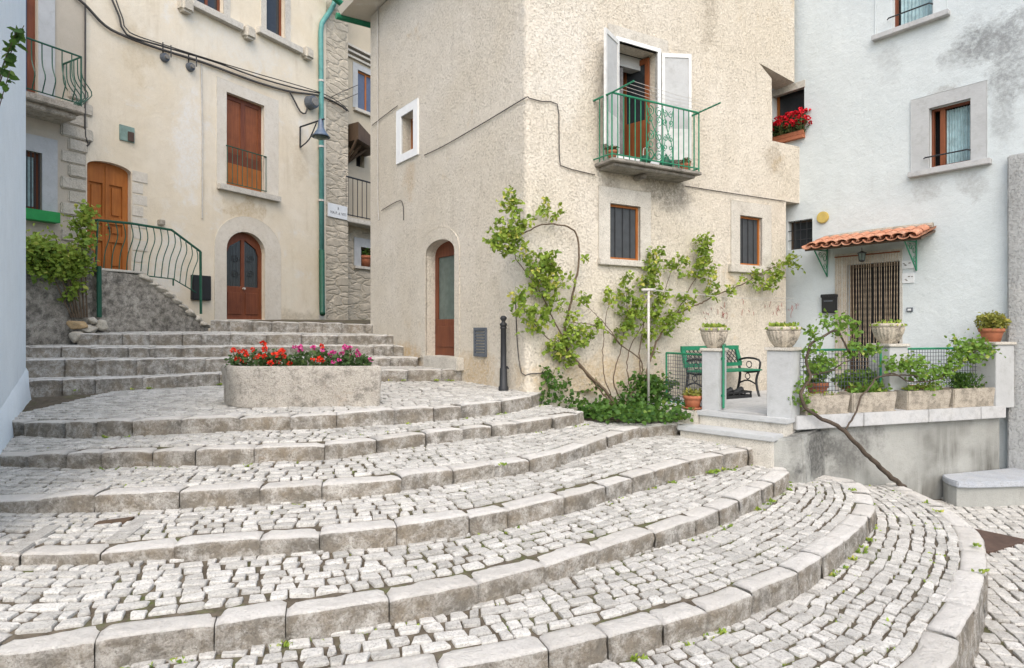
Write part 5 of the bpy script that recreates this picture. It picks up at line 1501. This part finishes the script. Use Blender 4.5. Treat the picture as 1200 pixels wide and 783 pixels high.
for i in range(-3, n + 1):
    for sg in (1, -1):
        qa_ = b0 + .07 + (b1 - b0 - .14) * i / n; qb_ = qa_ + .22
        if sg < 0: qa_, qb_ = qb_, qa_
        pa, pb = WR.pt(qa_, bz_ + .56, .235), WR.pt(qb_, bz_ + .78, .17)
        lo_q, hi_q = b0 + .07, b1 - .07
        ta, tb2 = 0, 1
        for t_ in (0,):
            if min(qa_, qb_) < lo_q or max(qa_, qb_) > hi_q:
                if qb_ != qa_:
                    ts = sorted([(lo_q - qa_) / (qb_ - qa_), (hi_q - qa_) / (qb_ - qa_)]); ta, tb2 = max(0, ts[0]), min(1, ts[1])
        if tb2 - ta > .05: m.tube([pa.lerp(pb, ta), pa.lerp(pb, tb2)], .009, n=4)
m.build('lattice', 'iron', bf)
# box of shoes under the bench
c = WR.pt(3.62, tz, .55); t = thing('plastic_crate', 'low black plastic crate on the floor under the bench', 'crate', c)
m = MB(); WR.box(m, 3.32, 3.92, tz, tz + .02, .42, .7)
for (a, b, o0, o1) in ((3.32, 3.92, .42, .435), (3.32, 3.92, .685, .7), (3.32, 3.335, .435, .685), (3.905, 3.92, .435, .685)): WR.box(m, a, b, tz + .02, tz + .05, o0, o1); WR.box(m, a, b, tz + .08, tz + .11, o0, o1)
m.build('body', 'plastic_black', t)
for i in range(5):
    m = MB(); q = 3.34 + .135 * i; WR.box(m, q, q + .03, tz + .02, tz + .11, .69, .703); m.build('slat', 'plastic_black', t)
m = MB(); p = WR.pt(3.75, tz + .09, .55)
for q in (3.5, 3.75):
    pts = [WR.pt(q - .1, tz + .07, .55), WR.pt(q, tz + .10, .55), WR.pt(q + .1, tz + .13, .55)]; m.tube(pts, .04, .05, n=8)
o = m.build('shoe_pair', 'iron'); tag(o, 'dark shoes lying in the crate under the bench', 'shoes')
# clothes post by the roses
pc = Vector((W3(760, 440, 9.35).x, 9.35, E - 1.22)); ptop = E - (341 - 386) / 720 * 9.35
t = thing('clothes_post', 'pale metal T shaped clothes post among the roses', 'post', pc)
m = MB(); m.tube([pc, Vector((pc.x, pc.y, ptop))], .02, n=10); m.build('pole', 'galv', t, True)
m = MB(); m.tube([Vector((pc.x - .11, pc.y - .05, ptop + .01)), Vector((pc.x + .11, pc.y + .05, ptop + .02))], .024, n=8); m.build('crossbar', 'galv', t, True)
m = MB()
for d in (-.06, .06): m.tube([Vector((pc.x + d, pc.y, ptop + .02)), WR.at(860, 349, .3), WR.at(930, 352 + d * 40, .05)], .004, n=4)
o = m.build('clothes_line', 'galv', t)
# bollard
bc_ = Vector((W3(590, 455, 9.1).x, 9.1, E - .885)); hb = 86 / 720 * 9.1
t = thing('bollard', 'slim black iron bollard beside the house corner', 'bollard', bc_); z = bc_.z
m = MB(); m.lathe(bc_.x, bc_.y, [(.075, z - .1), (.075, z + .03), (.06, z + .05), (.055, z + .3), (.045, z + .32), (.042, z + hb - .2), (.05, z + hb - .19), (.05, z + hb - .17), (.04, z + hb - .16)], 16); m.build('shaft', 'iron', t, True)
m = MB(); m.lathe(bc_.x, bc_.y, [(.04, z + hb - .165), (.055, z + hb - .14), (.055, z + hb - .12), (.03, z + hb - .10), (.028, z + hb - .08), (.048, z + hb - .05), (.05, z + hb - .03), (.03, z + hb - .005), (.005, z + hb)], 16); m.build('finial', 'iron', t, True)
m = MB(); m.tube([bc_ + Vector((.045, -.02, .34)), bc_ + Vector((.075, -.02, .30))], .014, n=6); m.build('chain_lug', 'iron', t)
# threshold stone
q0, q1 = WL.sx(536.5, .12), WL.sx(497, .12); zt = E - (418 - 386) / 720 * WL.pt((q0 + q1) / 2, 0, .12).y
m = MB(); WL.box(m, q0, q1, zt - .22, zt, -.25, .14); o = m.build('door_threshold', 'stone', H, bevel=.015)

# stone seat at the terrace foot
sd_ = 2.06
sc_ = [(PD(x, y, sd_).x, PD(x, y, sd_).y) for x, y in ((1104, 556), (1107, 559), (1117, 563), (1136, 565), (1215, 563))]
bk_ = [TER.pt(TER.sx(1225, -.08), 0, -.08), TER.pt(TER.sx(1110, -.08), 0, -.08)]
zs_ = E - sd_
t = thing('masonry_bench', 'low grey stone seat with rounded slab at the foot of the terrace', 'seat', (6.2, 8.2, zs_ - .4))
lp_ = smooth_line([Vector((x, y, 0)) for x, y in sc_], .08); lp_ = [(p.x, p.y) for p in lp_] + [(p.x, p.y) for p in bk_]
def prism(m, loop, z0, z1):
    n = len(loop); m.add([(x, y, z0) for x, y in loop] + [(x, y, z1) for x, y in loop], [tuple(range(n))[::-1], tuple(range(n, 2 * n))] + [(i, (i + 1) % n, n + (i + 1) % n, n + i) for i in range(n)])
m = MB(); prism(m, lp_, zs_ - .085, zs_); m.build('seat_slab', 'blue_slab', t, bevel=.012)
cx_ = sum(p[0] for p in lp_) / len(lp_); cy_ = sum(p[1] for p in lp_) / len(lp_)
m = MB(); prism(m, [(cx_ + (x - cx_) * .95, cy_ + (y - cy_) * .92 + .04) for x, y in lp_], zs_ - .7, zs_ - .092); m.build('base', 'terwall', t)
# rusty plate in the street
zz = lambda x, y: street_z(x, y) + .008
co_ = [(W3(1128, 606, 7.55).x, 7.55), (W3(1205, 628, 7.1).x, 7.1), (W3(1160, 634, 6.75).x, 6.75), (W3(1110, 622, 7.0).x, 7.0)]
m = MB(); m.add([(x, y, zz(x, y) + .006) for x, y in co_] + [(x, y, zz(x, y) - .03) for x, y in co_], [(0, 1, 2, 3), (0, 4, 5, 1), (1, 5, 6, 2), (2, 6, 7, 3), (3, 7, 4, 0)])
o = m.build('drain_cover', 'rust'); tag(o, 'rusty brown drain cover in the cobbles by the stone seat', 'drain cover')

# ------------------------------------------------------------------ stone flower trough on the landing
tr0 = Vector((W3(272, 476, 7.36).x, 7.36, 0)); trd = Vector((1.86, .06, 0)); tdd = Vector((-.50, .70, 0))
zb_t = E - .945; zt_t = E - .445
TR = thing('stone_trough', 'long weathered stone trough full of flowers on the cobbled landing', 'planter', tr0 + trd * .5 + tdd * .5 + Vector((0, 0, zb_t)))
def tp(a, b, z): p = tr0 + trd * a + tdd * b; return Vector((p.x, p.y, z))
m = MB(); N1, N2 = 40, 14
def roughen(p, k): 
    n1 = noise.noise(p * 3.0) * .02 + noise.noise(p * 9) * .010 + noise.noise(p * 25) * .004; return p + Vector((k.x * n1, k.y * n1, n1 * .6 * k.z))
def face(f, nu, nv, nrm):
    b = len(m.v)
    for i in range(nu + 1):
        for j in range(nv + 1): m.v.append(tuple(roughen(f(i / nu, j / nv), nrm))); m.t.append(.5)
    for i in range(nu):
        for j in range(nv): m.f.append((b + i * (nv + 1) + j, b + (i + 1) * (nv + 1) + j, b + (i + 1) * (nv + 1) + j + 1, b + i * (nv + 1) + j + 1))
def prof_(a, b, v):              # rounded outer shell
    z = zb_t + (zt_t - zb_t) * v
    k = 1 - .035 * (1 - v) - .02 * max(0, (v - .9) / .1) ** 2
    ex = lambda t: .5 + (t - .5) * k
    return tp(ex(a), ex(b), z)
n = 96; ringp = []
for i in range(n):
    a = 2 * math.pi * i / n; c_, s_ = math.cos(a), math.sin(a); e = .22
    x = abs(c_) ** e * (1 if c_ > 0 else -1); y = abs(s_) ** .35 * (1 if s_ > 0 else -1)
    ringp.append((.5 + .5 * x, .5 + .5 * y))
lv = [0, .08, .2, .35, .5, .65, .8, .92, .985, 1.0]
b = len(m.v)
for v in lv:
    for (a, c_) in ringp:
        p = prof_(a, c_, v); d = Vector((a - .5, (c_ - .5), 0)); m.v.append(tuple(roughen(p, Vector((1, 1, 0.4))))); m.t.append(.5)
for ins, v in ((.10, 1.0), (.13, .97), (.14, .75)):
    for (a, c_) in ringp:
        a2 = .5 + (a - .5) * (1 - ins * .62); c2 = .5 + (c_ - .5) * (1 - ins * 1.7); m.v.append(tuple(roughen(tp(a2, c2, zb_t + (zt_t - zb_t) * v), Vector((.3, .3, .3))))); m.t.append(.5)
R_ = len(lv) + 3
for r in range(R_ - 1):
    for i in range(n): m.f.append((b + r * n + i, b + r * n + (i + 1) % n, b + (r + 1) * n + (i + 1) % n, b + (r + 1) * n + i))
m.build('trough', 'trough', TR, True)
m = MB(); m.add([tp(.5 + (a - .5) * .9, .5 + (c_ - .5) * .75, zb_t + (zt_t - zb_t) * .86) for a, c_ in ringp], [tuple(range(n))]); m.build('soil', 'soil', TR)
def flower_plant(c, rx, h, petal, label, k, nf, name='geranium', grp='flowering plants in the stone trough', fs_=.038):
    t = thing(name, label, 'flowers', c, grp); rr = random.Random(k)
    m = MB(); clump(m, c + Vector((0, 0, h * .5)), (rx, rx * .9, h * .6), 170, .055, rr); m.build('foliage', 'leaf_box', t)
    m = MB(); ms = MB()
    for i in range(nf):
        a = rr.uniform(0, 6.28); q = rx * 1.05 * math.sqrt(rr.random()); p = c + Vector((q * math.cos(a), q * math.sin(a) * .9, h * rr.uniform(.35, 1.3)))
        if rr.random() < .5: p.y -= rx * .4
        ms.tube([c + Vector((q * .4 * math.cos(a), q * .4 * math.sin(a), 0)), p], .003, n=4)
        hd = fs_ * rr.uniform(.75, 1.2)
        for k2 in range(16):
            d = Vector((rr.gauss(0, 1), rr.gauss(-.25, 1), rr.gauss(.3, .8))).normalized()
            leaf(m, p + d * hd * .35, hd * .8, d + Vector((rr.gauss(0, .5), rr.gauss(0, .5), rr.gauss(0, .5))), rr, None, .2, .5)
    m.build('blossoms', petal, t); ms.build('stem', 'green_stem', t)
FLW = [(.09, .5, 'pet_orange', 'orange red geranium at the left end of the stone trough', 6), (.2, .35, 'pet_orange', 'orange red geranium second from the trough left end', 8), (.31, .45, 'pet_orange', 'orange red geranium with the largest heads, front of the trough', 9), (.43, .5, 'pet_orange', 'orange geranium just left of the trough middle', 7),
       (.53, .55, 'pet_pink', 'tall plant with a magenta bloom rising from the trough middle', 4), (.62, .4, 'pet_orange', 'salmon orange geranium right of the trough middle', 4), (.72, .4, 'pet_pink', 'magenta flowers spilling over the front rim of the trough', 8), (.84, .5, 'pet_pink', 'pink flowers near the right end of the trough', 6), (.915, .4, 'pet_pink', 'small pink flowers at the right end of the trough', 3)]
for i, (a, b_, pet, lab, nf) in enumerate(FLW):
    c = tp(a, b_, zb_t + (zt_t - zb_t) * .86); flower_plant(c, .14 if i < 8 else .08, .20 + .03 * (i % 3) - (.08 if i > 7 else 0), pet, lab, 300 + i, nf, 'geranium' if pet == 'pet_orange' else 'petunia')

# flower box in the recessed window
wq0, wq1, wz0 = wf_[0] - .04, wf_[1] + .02, wf_[2]
fb = thing('window_box', 'narrow terracotta window box under the recessed corner window', 'window box', WV.pt((wq0 + wq1) / 2, wz0, .05))
m = MB(); WV.box(m, wq0, wq1, wz0 + .002, wz0 + .09, -.06, .09); m.build('box', 'terra', fb, bevel=.008)
for i in range(4):
    q = wq0 + .08 + (wq1 - wq0 - .12) * i / 3; flower_plant(WV.pt(q, wz0 + .09, .05), .15, .30, 'pet_red', ('red geranium at the window box left end', 'red geranium second from left in the window box', 'red geranium third from left in the window box', 'red geranium at the right end, against the white wall')[i], 340 + i, 20, 'geranium', 'red geraniums of the recessed window', .05)
# items on the green balcony
for px, lab, pl_, k in ((717, 'small terracotta pot at the left corner of the green balcony', 'dry brown plant in the left balcony pot', 51), (803, 'terracotta pot at the right end of the green balcony', 'dry grassy plant in the right balcony pot', 52)):
    c = WR.pt(WR.sx(px, .25), zs + .003, .25); pot(c, .085, .15, lab); bush('pot_plant', pl_, c + Vector((0, 0, .14)), (.09, .09, .05), 90, .05, 'dry', k, stems=3)
c = WR.pt(WR.sx(756, .28), zs + .003, .28); t = thing('watering_can', 'dark green watering can behind the left scroll panel of the balcony', 'watering can', c)
m = MB(); m.lathe(c.x, c.y, [(.07, c.z), (.085, c.z + .08), (.06, c.z + .15), (.05, c.z + .15)], 16); m.build('body', 'green_dark', t, True)
m = MB(); m.tube(smooth_line([c + Vector((-.03, 0, .14)), c + Vector((-.02, 0, .27)), c + Vector((.03, 0, .26)), c + Vector((.05, 0, .14))], .04), .009); m.build('handle', 'galv', t)
m = MB(); m.tube([c + Vector((.06, 0, .05)), c + Vector((.16, 0, .19))], .02, .012); m.build('spout', 'green_dark', t)
c = WR.pt(WR.sx(780, .25), zs + .003, .25); t = thing('watering_can', 'squat dark green can behind the right scroll panel of the balcony', 'watering can', c)
m = MB(); m.lathe(c.x, c.y, [(.09, c.z), (.11, c.z + .06), (.09, c.z + .15), (.03, c.z + .2)], 16); m.build('body', 'green_dark', t, True)
m = MB(); m.tube(smooth_line([c + Vector((-.06, 0, .16)), c + Vector((0, 0, .24)), c + Vector((.06, 0, .16))], .04), .009); m.build('handle', 'green_dark', t)
# flowerpot in the alley opening
c = WA.pt((ap[0] + ap[1]) / 2 - .1, ap[2], .0); pot(c, .22, .38, 'terracotta pot standing in the small alley wall opening')
bush('pot_plant', 'green plant in the alley flowerpot', c + Vector((0, 0, .36)), (.2, .2, .13), 60, .1, 'leaf_dark', 61)

# ------------------------------------------------------------------ climbing roses on the long wall
def zpt(x, y, o=.12): return WR.at(560 + x / 2.796, 220 + y / 2.796, o)
def zpt1(x, y, o=.12): return WR.at(680 + x / 2.61, 200 + y / 2.61, o)
def vine(label, base, stems, clumps, k, dens=1.85, size=.072, mat='leaf'):
    t = thing('climbing_rose', label, 'climbing plant', base, 'climbing roses on the beige wall'); rr = random.Random(k)
    for pts, r0, r1 in stems:
        m = MB(); pp = smooth_line(pts, .06); pp = [p + Vector((rr.gauss(0, .006), rr.gauss(0, .006), rr.gauss(0, .006))) for p in pp]; m.tube(pp, r0, r1, n=6); m.build('stem', 'sap', t, True)
    m = MB(); tw = m
    for c, r, n in clumps:
        n = int(n * dens)
        # sprays: short twigs with paired leaves inside the clump
        for s_ in range(max(2, n // 7)):
            v = Vector((rr.uniform(-1, 1), rr.uniform(-.5, .6), rr.uniform(-1, 1))); a = c + Vector((v.x * r * .75, v.y * .12, v.z * r * .8)); d = Vector((rr.gauss(0, .6), rr.gauss(-.4, .3), rr.gauss(.3, .6))).normalized(); L = rr.uniform(.08, .18)
            tw.tube([a, a + d * L], .003, .0015, n=3, cap=False); tb = rr.gauss(.5, .22)
            for q in range(7):
                leaf(m, a + d * (L * q / 6), size * rr.uniform(.65, 1.15), d * .4 + Vector((rr.gauss(0, .7), rr.gauss(-.3, .5), rr.gauss(-.1, .6))), rr, min(1, max(0, tb + rr.gauss(0, .15))))
    m.build('foliage', mat, t)
    return t
def cl(L, f=zpt, o=.16): return [(f(x, y, o), r / 2.796 / 720 * f(x, y).y, int(n)) for x, y, r, n in L]
base = zpt(450, 725, .35); base.z = E - 1.24
vine('large climbing rose with an arching hooked cane at the house corner', base,
  [([base, zpt(430, 680, .3), zpt(350, 600, .18), zpt(285, 510, .1), zpt(300, 400, .12), zpt(322, 300, .12), zpt(332, 200, .12), zpt(315, 140, .14), zpt(260, 120, .18), zpt(200, 124, .16), zpt(150, 150, .12), zpt(110, 160, .1)], .024, .009),
   ([base + Vector((.05, 0, 0)), zpt(380, 640, .2), zpt(300, 550, .15), zpt(215, 480, .1), zpt(150, 395, .08), zpt(140, 340, .06)], .015, .005),
   ([zpt(285, 500, .1), zpt(240, 420, .1), zpt(200, 330, .1), zpt(160, 280, .1), zpt(120, 220, .1), zpt(100, 100, .1)], .012, .004),
   ([base + Vector((.1, .05, 0)), zpt(540, 590, .2), zpt(470, 515, .12), zpt(400, 455, .1), zpt(290, 440, .1)], .014, .005),
   ([zpt(470, 515, .12), zpt(420, 450, .1), zpt(370, 400, .1), zpt(330, 370, .1)], .008, .003)],
  cl([(115, 60, 26, 60), (110, 30, 12, 16), (85, 140, 40, 110), (110, 190, 45, 120), (70, 180, 30, 60), (140, 130, 22, 40), (225, 65, 22, 30), (265, 90, 16, 20), (195, 95, 14, 14), (215, 250, 42, 120), (235, 300, 42, 120), (200, 320, 36, 80), (180, 270, 26, 50), (195, 425, 34, 100), (175, 455, 22, 40), (135, 365, 24, 50), (140, 420, 16, 24), (255, 400, 34, 50), (300, 310, 20, 22), (340, 375, 24, 34), (310, 490, 44, 110), (260, 520, 34, 80), (290, 560, 34, 80), (350, 490, 26, 40), (345, 230, 10, 6), (300, 420, 18, 20), (395, 440, 22, 30), (430, 360, 24, 34)]), 71)
base2 = zpt(560, 640, .35); base2.z = E - 1.24
vine('bushier climbing rose behind the clothes post, reaching the right screened window', base2,
  [([base2, zpt(555, 600, .3), zpt(600, 480, .14), zpt(650, 415, .1), zpt(740, 375, .1), zpt1(400, 388, .1), zpt1(500, 345, .1), zpt1(560, 310, .1), zpt1(640, 272, .1)], .018, .006),
   ([base2 + Vector((-.3, .1, 0)), zpt(445, 640, .2), zpt(470, 520, .12), zpt(490, 400, .12), zpt(480, 300, .1)], .012, .004),
   ([base2 + Vector((-.45, .1, 0)), zpt(415, 620, .15), zpt(412, 480, .1), zpt(432, 370, .1)], .010, .004),
   ([base2 + Vector((-.1, .1, 0)), zpt(530, 560, .2), zpt(545, 440, .14), zpt(565, 330, .12), zpt(585, 220, .1)], .012, .004),
   ([base2 + Vector((-.2, .05, 0)), zpt(490, 600, .2), zpt(510, 500, .14), zpt(600, 360, .12), zpt(640, 250, .1)], .010, .004),
   ([zpt(650, 415, .1), zpt(700, 320, .1), zpt(735, 250, .1), zpt(735, 160, .1)], .009, .003)],
  cl([(480, 310, 20, 40), (490, 370, 34, 90), (505, 440, 40, 110), (480, 470, 26, 50), (530, 400, 30, 70), (575, 260, 32, 90), (560, 310, 34, 90), (590, 215, 18, 24), (600, 370, 34, 80), (590, 430, 30, 70), (560, 480, 26, 46), (640, 260, 26, 40), (655, 235, 16, 20), (735, 190, 26, 80), (735, 235, 32, 90), (700, 275, 30, 50), (730, 280, 24, 40), (690, 365, 26, 50), (650, 415, 30, 60), (620, 460, 28, 50), (770, 345, 18, 24), (570, 540, 16, 18)])
  + cl([(400, 300, 26, 40), (395, 360, 20, 30), (460, 365, 18, 26), (500, 325, 14, 14), (540, 330, 26, 60), (580, 345, 30, 70), (600, 310, 26, 56), (640, 275, 20, 44), (655, 285, 12, 20)], zpt1), 72)
# ivy at the foot of the wall
iv = MB(); rr = random.Random(73)
def ivy(x, y, r, n, o, sz=.062, f=zpt):
    c = f(x, y, o); R2 = r / 2.796 / 720 * c.y
    for i in range(n):
        v = Vector((rr.gauss(0, .45), rr.gauss(0, .3), rr.gauss(0, .45))); p = c + Vector((v.x * R2, v.y * R2, v.z * R2)); leaf(iv, p, sz * rr.uniform(.6, 1.3), Vector((rr.gauss(0, .8), rr.gauss(-.3, .6), rr.gauss(-.5, .6))), rr, min(1, max(0, rr.gauss(.45, .25))), .3, .46)
for x, y, r, n, o in ((235, 615, 34, 60, .1), (250, 660, 40, 60, .1), (225, 690, 30, 40, .14), (290, 640, 26, 24, .1), (300, 690, 40, 50, .15), (340, 700, 40, 50, .2), (380, 650, 26, 20, .1), (330, 740, 44, 120, .4), (390, 745, 44, 130, .5), (450, 750, 44, 130, .5), (510, 745, 46, 140, .5), (570, 750, 46, 150, .5), (620, 755, 40, 110, .5), (420, 710, 36, 60, .25), (480, 700, 40, 80, .3), (540, 660, 46, 190, .35), (590, 650, 46, 190, .35), (560, 700, 50, 190, .4), (610, 700, 40, 130, .4), (560, 625, 34, 90, .3), (525, 625, 24, 40, .3), (640, 640, 20, 36, .2), (480, 650, 26, 30, .2), (650, 750, 24, 40, .55)):
    ivy(x, y, r, n, o)
poly_ = [(0.95, 8.75), (1.18, 8.42), (1.55, 8.22), (1.95, 8.18), (2.42, 8.42), (2.7, 8.8), (2.75, 9.6), (2.4, 10.0), (1.3, 9.55)]
for i in range(2600):
    x, y = rr.uniform(.9, 2.8), rr.uniform(8.1, 10)
    if inside((x, y), poly_): leaf(iv, Vector((x, y, E - 1.25 + abs(rr.gauss(.05, .06)))), .065 * rr.uniform(.6, 1.3), Vector((rr.gauss(0, .8), rr.gauss(-.4, .6), rr.gauss(-.1, .5))), rr, min(1, max(0, rr.gauss(.45, .25))), .5, .46)
io = iv.build('ivy', 'leaf_dark'); io['kind'] = 'stuff'; io['label'] = 'dense dark green ivy covering the bed below the climbing roses'; io['category'] = 'ivy'
# dry red tendrils on the wall above the bench
m = MB(); rr = random.Random(74)
for i in range(34):
    x = rr.choice((rr.uniform(375, 445), rr.uniform(580, 665), rr.uniform(375, 665))); y = rr.uniform(405, 455); p = zpt1(x, y, .012); q = p + Vector((rr.gauss(0, .02), rr.gauss(0, .01), rr.uniform(.03, .13)))
    m.tube([p, p.lerp(q, .5) + WR.u * rr.gauss(0, .02), q], .004, n=4)
o = m.build('dry_tendrils', 'redtwig'); tag(o, 'faint dry red tendrils clinging to the wall above the bench', 'tendrils')

# grapevine on the terrace edge
gv0 = Vector((W3(1060, 575, 8.35).x, 8.35, E - 2.14))
gv = thing('grapevine', 'twisted grapevine leaning from the pavement up over the mesh fence', 'vine', gv0); rr = random.Random(75)
def tq(x, y, o): return TER.at(x, y, o)
stems = [([gv0, tq(1040, 556, .10), tq(1010, 527, .12), tq(985, 502, .12), tq(960, 489, .08), tq(944, 478, .05), tq(939, 462, .04), tq(950, 440, .0), tq(944, 428, -.02), tq(950, 405, .0), tq(966, 394, .02), tq(980, 388, .02), tq(990, 402, .0), tq(996, 412, .0)], .037, .012),
         ([tq(990, 505, .12), tq(1000, 488, .06), tq(1012, 462, .02), tq(1026, 445, .02), tq(1034, 441, .0), tq(1048, 438, .0), tq(1062, 446, .0), tq(1085, 447, .0), tq(1100, 444, 0), tq(1120, 432, 0), tq(1145, 410, 0)], .012, .008),
         ([tq(950, 440, 0), tq(975, 434, .0), tq(990, 424, .0), tq(1015, 410, .0)], .010, .005),
         ([tq(1034, 441, 0), tq(1070, 440, .02), tq(1082, 446, .0)], .012, .008)]
for pts, r0, r1 in stems:
    m = MB(); pp = smooth_line(pts, .05); pp = [p + Vector((noise.noise(p * 9) * .03, noise.noise(p * 9 + Vector((5, 0, 0))) * .016, noise.noise(p * 8 + Vector((9, 0, 0))) * .016)) for p in pp]; m.tube(pp, r0, r1, n=8); m.build('stem', 'trunk', gv, True)
m = MB()
for x, y, r, n in ((952, 386, 7, 22), (968, 378, 9, 40), (985, 376, 10, 44), (998, 378, 8, 30), (1000, 388, 7, 20), (980, 392, 9, 26), (955, 400, 8, 24), (950, 412, 7, 22), (962, 418, 8, 26), (1005, 406, 9, 40), (1018, 410, 9, 40), (1028, 408, 6, 20), (995, 414, 7, 26), (975, 424, 8, 26), (955, 430, 8, 30), (944, 448, 7, 22), (932, 455, 6, 16), (928, 468, 6, 18), (940, 470, 6, 20), (950, 482, 5, 14), (1045, 428, 8, 36), (1055, 424, 10, 56), (1066, 428, 10, 56), (1078, 426, 10, 52), (1085, 438, 8, 40), (1072, 440, 8, 30), (1096, 436, 8, 40), (1108, 438, 8, 40), (1118, 420, 9, 50), (1126, 412, 10, 60), (1138, 405, 10, 60), (1148, 404, 9, 56), (1158, 410, 8, 44), (1136, 420, 9, 50), (1150, 420, 7, 30), (1112, 430, 7, 30), (1122, 400, 6, 20), (1092, 450, 10, 50)):
    c = tq(x, y, -.02); R2 = r / 720 * c.y
    for i in range(int(n * 1.35)):
        v = Vector((rr.gauss(0, .55), rr.gauss(0, .6), rr.gauss(0, .5))) * R2
        leaf(m, c + v, .06 * rr.uniform(.55, 1.15), Vector((rr.gauss(0, .8), rr.gauss(-.2, .6), rr.gauss(-.3, .6))), rr, min(1, max(0, rr.gauss(.5, .24))), .35, .46)
m.build('foliage', 'leaf_bright', gv)

# bush on the rubble wall, left
c = WF.at(75, 320, .9)
BS = thing('leafy_bush', 'bright green bush growing over the dark rubble wall by the landing', 'bush', c); rr = random.Random(76); m = MB()
for x, y, r, n in ((48, 290, 19, 260), (66, 302, 19, 260), (36, 294, 14, 150), (88, 304, 15, 150), (58, 316, 15, 150), (42, 312, 12, 90), (88, 318, 12, 80), (96, 262, 14, 120), (104, 250, 9, 60), (98, 282, 12, 90), (100, 305, 10, 60), (90, 335, 10, 40), (80, 345, 8, 24), (45, 305, 9, 50), (96, 240, 5, 16)):
    c2 = WF.at(x, y, 1.05); R2 = r / 720 * c2.y
    for i in range(int(n * 1.5)):
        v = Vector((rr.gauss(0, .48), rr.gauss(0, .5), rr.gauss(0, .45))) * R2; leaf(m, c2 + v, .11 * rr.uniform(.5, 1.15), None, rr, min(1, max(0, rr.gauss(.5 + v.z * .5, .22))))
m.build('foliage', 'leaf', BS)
for i in range(7):
    m = MB(); a = WF.at(84 + i * 3, 372, .95); b = WF.at(45 + i * 9, 300 - (i % 3) * 14, 1.05); m.tube(smooth_line([a, a.lerp(b, .5) + Vector((0, 0, .1)), b], .2), .018, .006); m.build('stem', 'sap', BS)
# twig with leaves, top left
tw0 = WB.pt(4.0, E + 2.1, 0)
TWG = thing('leafy_twig', 'thin leafy twig reaching in at the top left before the bluish wall', 'twig', tw0); rr = random.Random(77)
m = MB(); lm = MB()
for tgt in ((20, 36), (14, 50), (28, 30)):
    e = W3(tgt[0], tgt[1], 5.5); pp = smooth_line([tw0, tw0.lerp(e, .55) + Vector((0, 0, .06)), e], .05); m.tube(pp, .007, .003, n=5)
    for i in range(11): p = pp[int(len(pp) * rr.uniform(.55, .99))]; leaf(lm, p, .10 * rr.uniform(.7, 1.2), Vector((rr.gauss(.2, .6), rr.gauss(0, .5), rr.gauss(-.2, .6))), rr)
e = W3(12, 82, 5.5); pp = smooth_line([tw0 - Vector((0, 0, .3)), tw0.lerp(e, .5) - Vector((0, 0, .12)), e], .05); m.tube(pp, .006, .003, n=5)
for i in range(10): p = pp[int(len(pp) * rr.uniform(.6, .99))]; leaf(lm, p, .09 * rr.uniform(.6, 1.1), None, rr)
m.build('stem', 'sap', TWG); lm.build('foliage', 'leaf_dark', TWG)

# ------------------------------------------------------------------ weeds in the joints
wd = MB(); rr = random.Random(78)
def tuft(p, n, s):
    for i in range(n):
        leaf(wd, Vector((p[0] + rr.gauss(0, .022), p[1] + rr.gauss(0, .014), p[2] + rr.uniform(-.004, .008))), s * rr.uniform(.5, 1.3), Vector((rr.gauss(0, .8), rr.gauss(0, .8), rr.uniform(.2, 1))), rr, None, .5, .3)
for k in range(2, 9):
    ln = LN[k]
    for i in range(int(ln.L[-1] * (4.0 if k < 7 else 1.6))):
        l = rr.uniform(0, ln.L[-1]); p, t, n_ = ln.at(l)
        if in_building(p[0], p[1], 0): continue
        tuft((p[0] - n_[0] * .03, p[1] - n_[1] * .03, p[2] - .2 + .014), rr.choice((4, 6, 9, 16, 26)), .036)
for k in range(1, 7):
    ln = LN[k]
    for i in range(60):
        l = rr.uniform(0, ln.L[-1]); p, t, n_ = ln.at(l); v = rr.uniform(.26, .85)
        if in_building(p[0], p[1], 0): continue
        tuft((p[0] + n_[0] * v, p[1] + n_[1] * v, p[2] - .012), rr.choice((4, 6, 9)), .028)
for px, py, d in ((712, 541, 1.7), (720, 548, 1.7), (850, 548, 1.7), (858, 552, 1.72), (590, 545, 1.3), (370, 583, 1.5), (405, 590, 1.5), (1143, 640, 2.1), (1150, 670, 2.1), (1100, 600, 2.1), (1085, 590, 2.1), (1000, 575, 1.9)):
    p = PD(px, py, d); tuft(p, 16, .035)
o = wd.build('weeds', 'leaf'); o['kind'] = 'stuff'; o['label'] = 'small green weeds sprouting along the stone joints'; o['category'] = 'weeds'

# worn slab strips and a drain slot let into the fourth tread
st4 = [o for o in C if o.name.startswith('stone_step')][3]
def tz4(x, y):
    v_, i_, d_ = LN[4].side(x, y); return LN[4].p[i_, 2] + slope(4, x) * max(0, v_) + .006
for (pa, pb, w_) in (((11, 644), (64, 609), .13), ((135, 633), (169, 604), .15)):
    a_, b_ = PD(pa[0], pa[1], 1.53), PD(pb[0], pb[1], 1.475); dr2 = (b_ - a_); dr2.z = 0; n2 = Vector((-dr2.y, dr2.x, 0)).normalized() * (w_ / 2)
    m = MB(); P = [a_ + n2, a_ - n2, b_ - n2, b_ + n2]; m.hexa([Vector((p.x, p.y, tz4(p.x, p.y) - .06)) for p in P] + [Vector((p.x, p.y, tz4(p.x, p.y))) for p in P]); m.build('slab_strip', 'cobble', st4, bevel=.008)
a_, b_ = PD(113, 607, 1.47), PD(155, 603.5, 1.47); m = MB(); n2 = Vector((0, .03, 0)); P = [a_ - n2, b_ - n2, b_ + n2, a_ + n2]
m.hexa([Vector((p.x, p.y, tz4(p.x, p.y) - .05)) for p in P] + [Vector((p.x, p.y, tz4(p.x, p.y) + .004)) for p in P]); m.build('drain_slot', 'old_wood', st4)
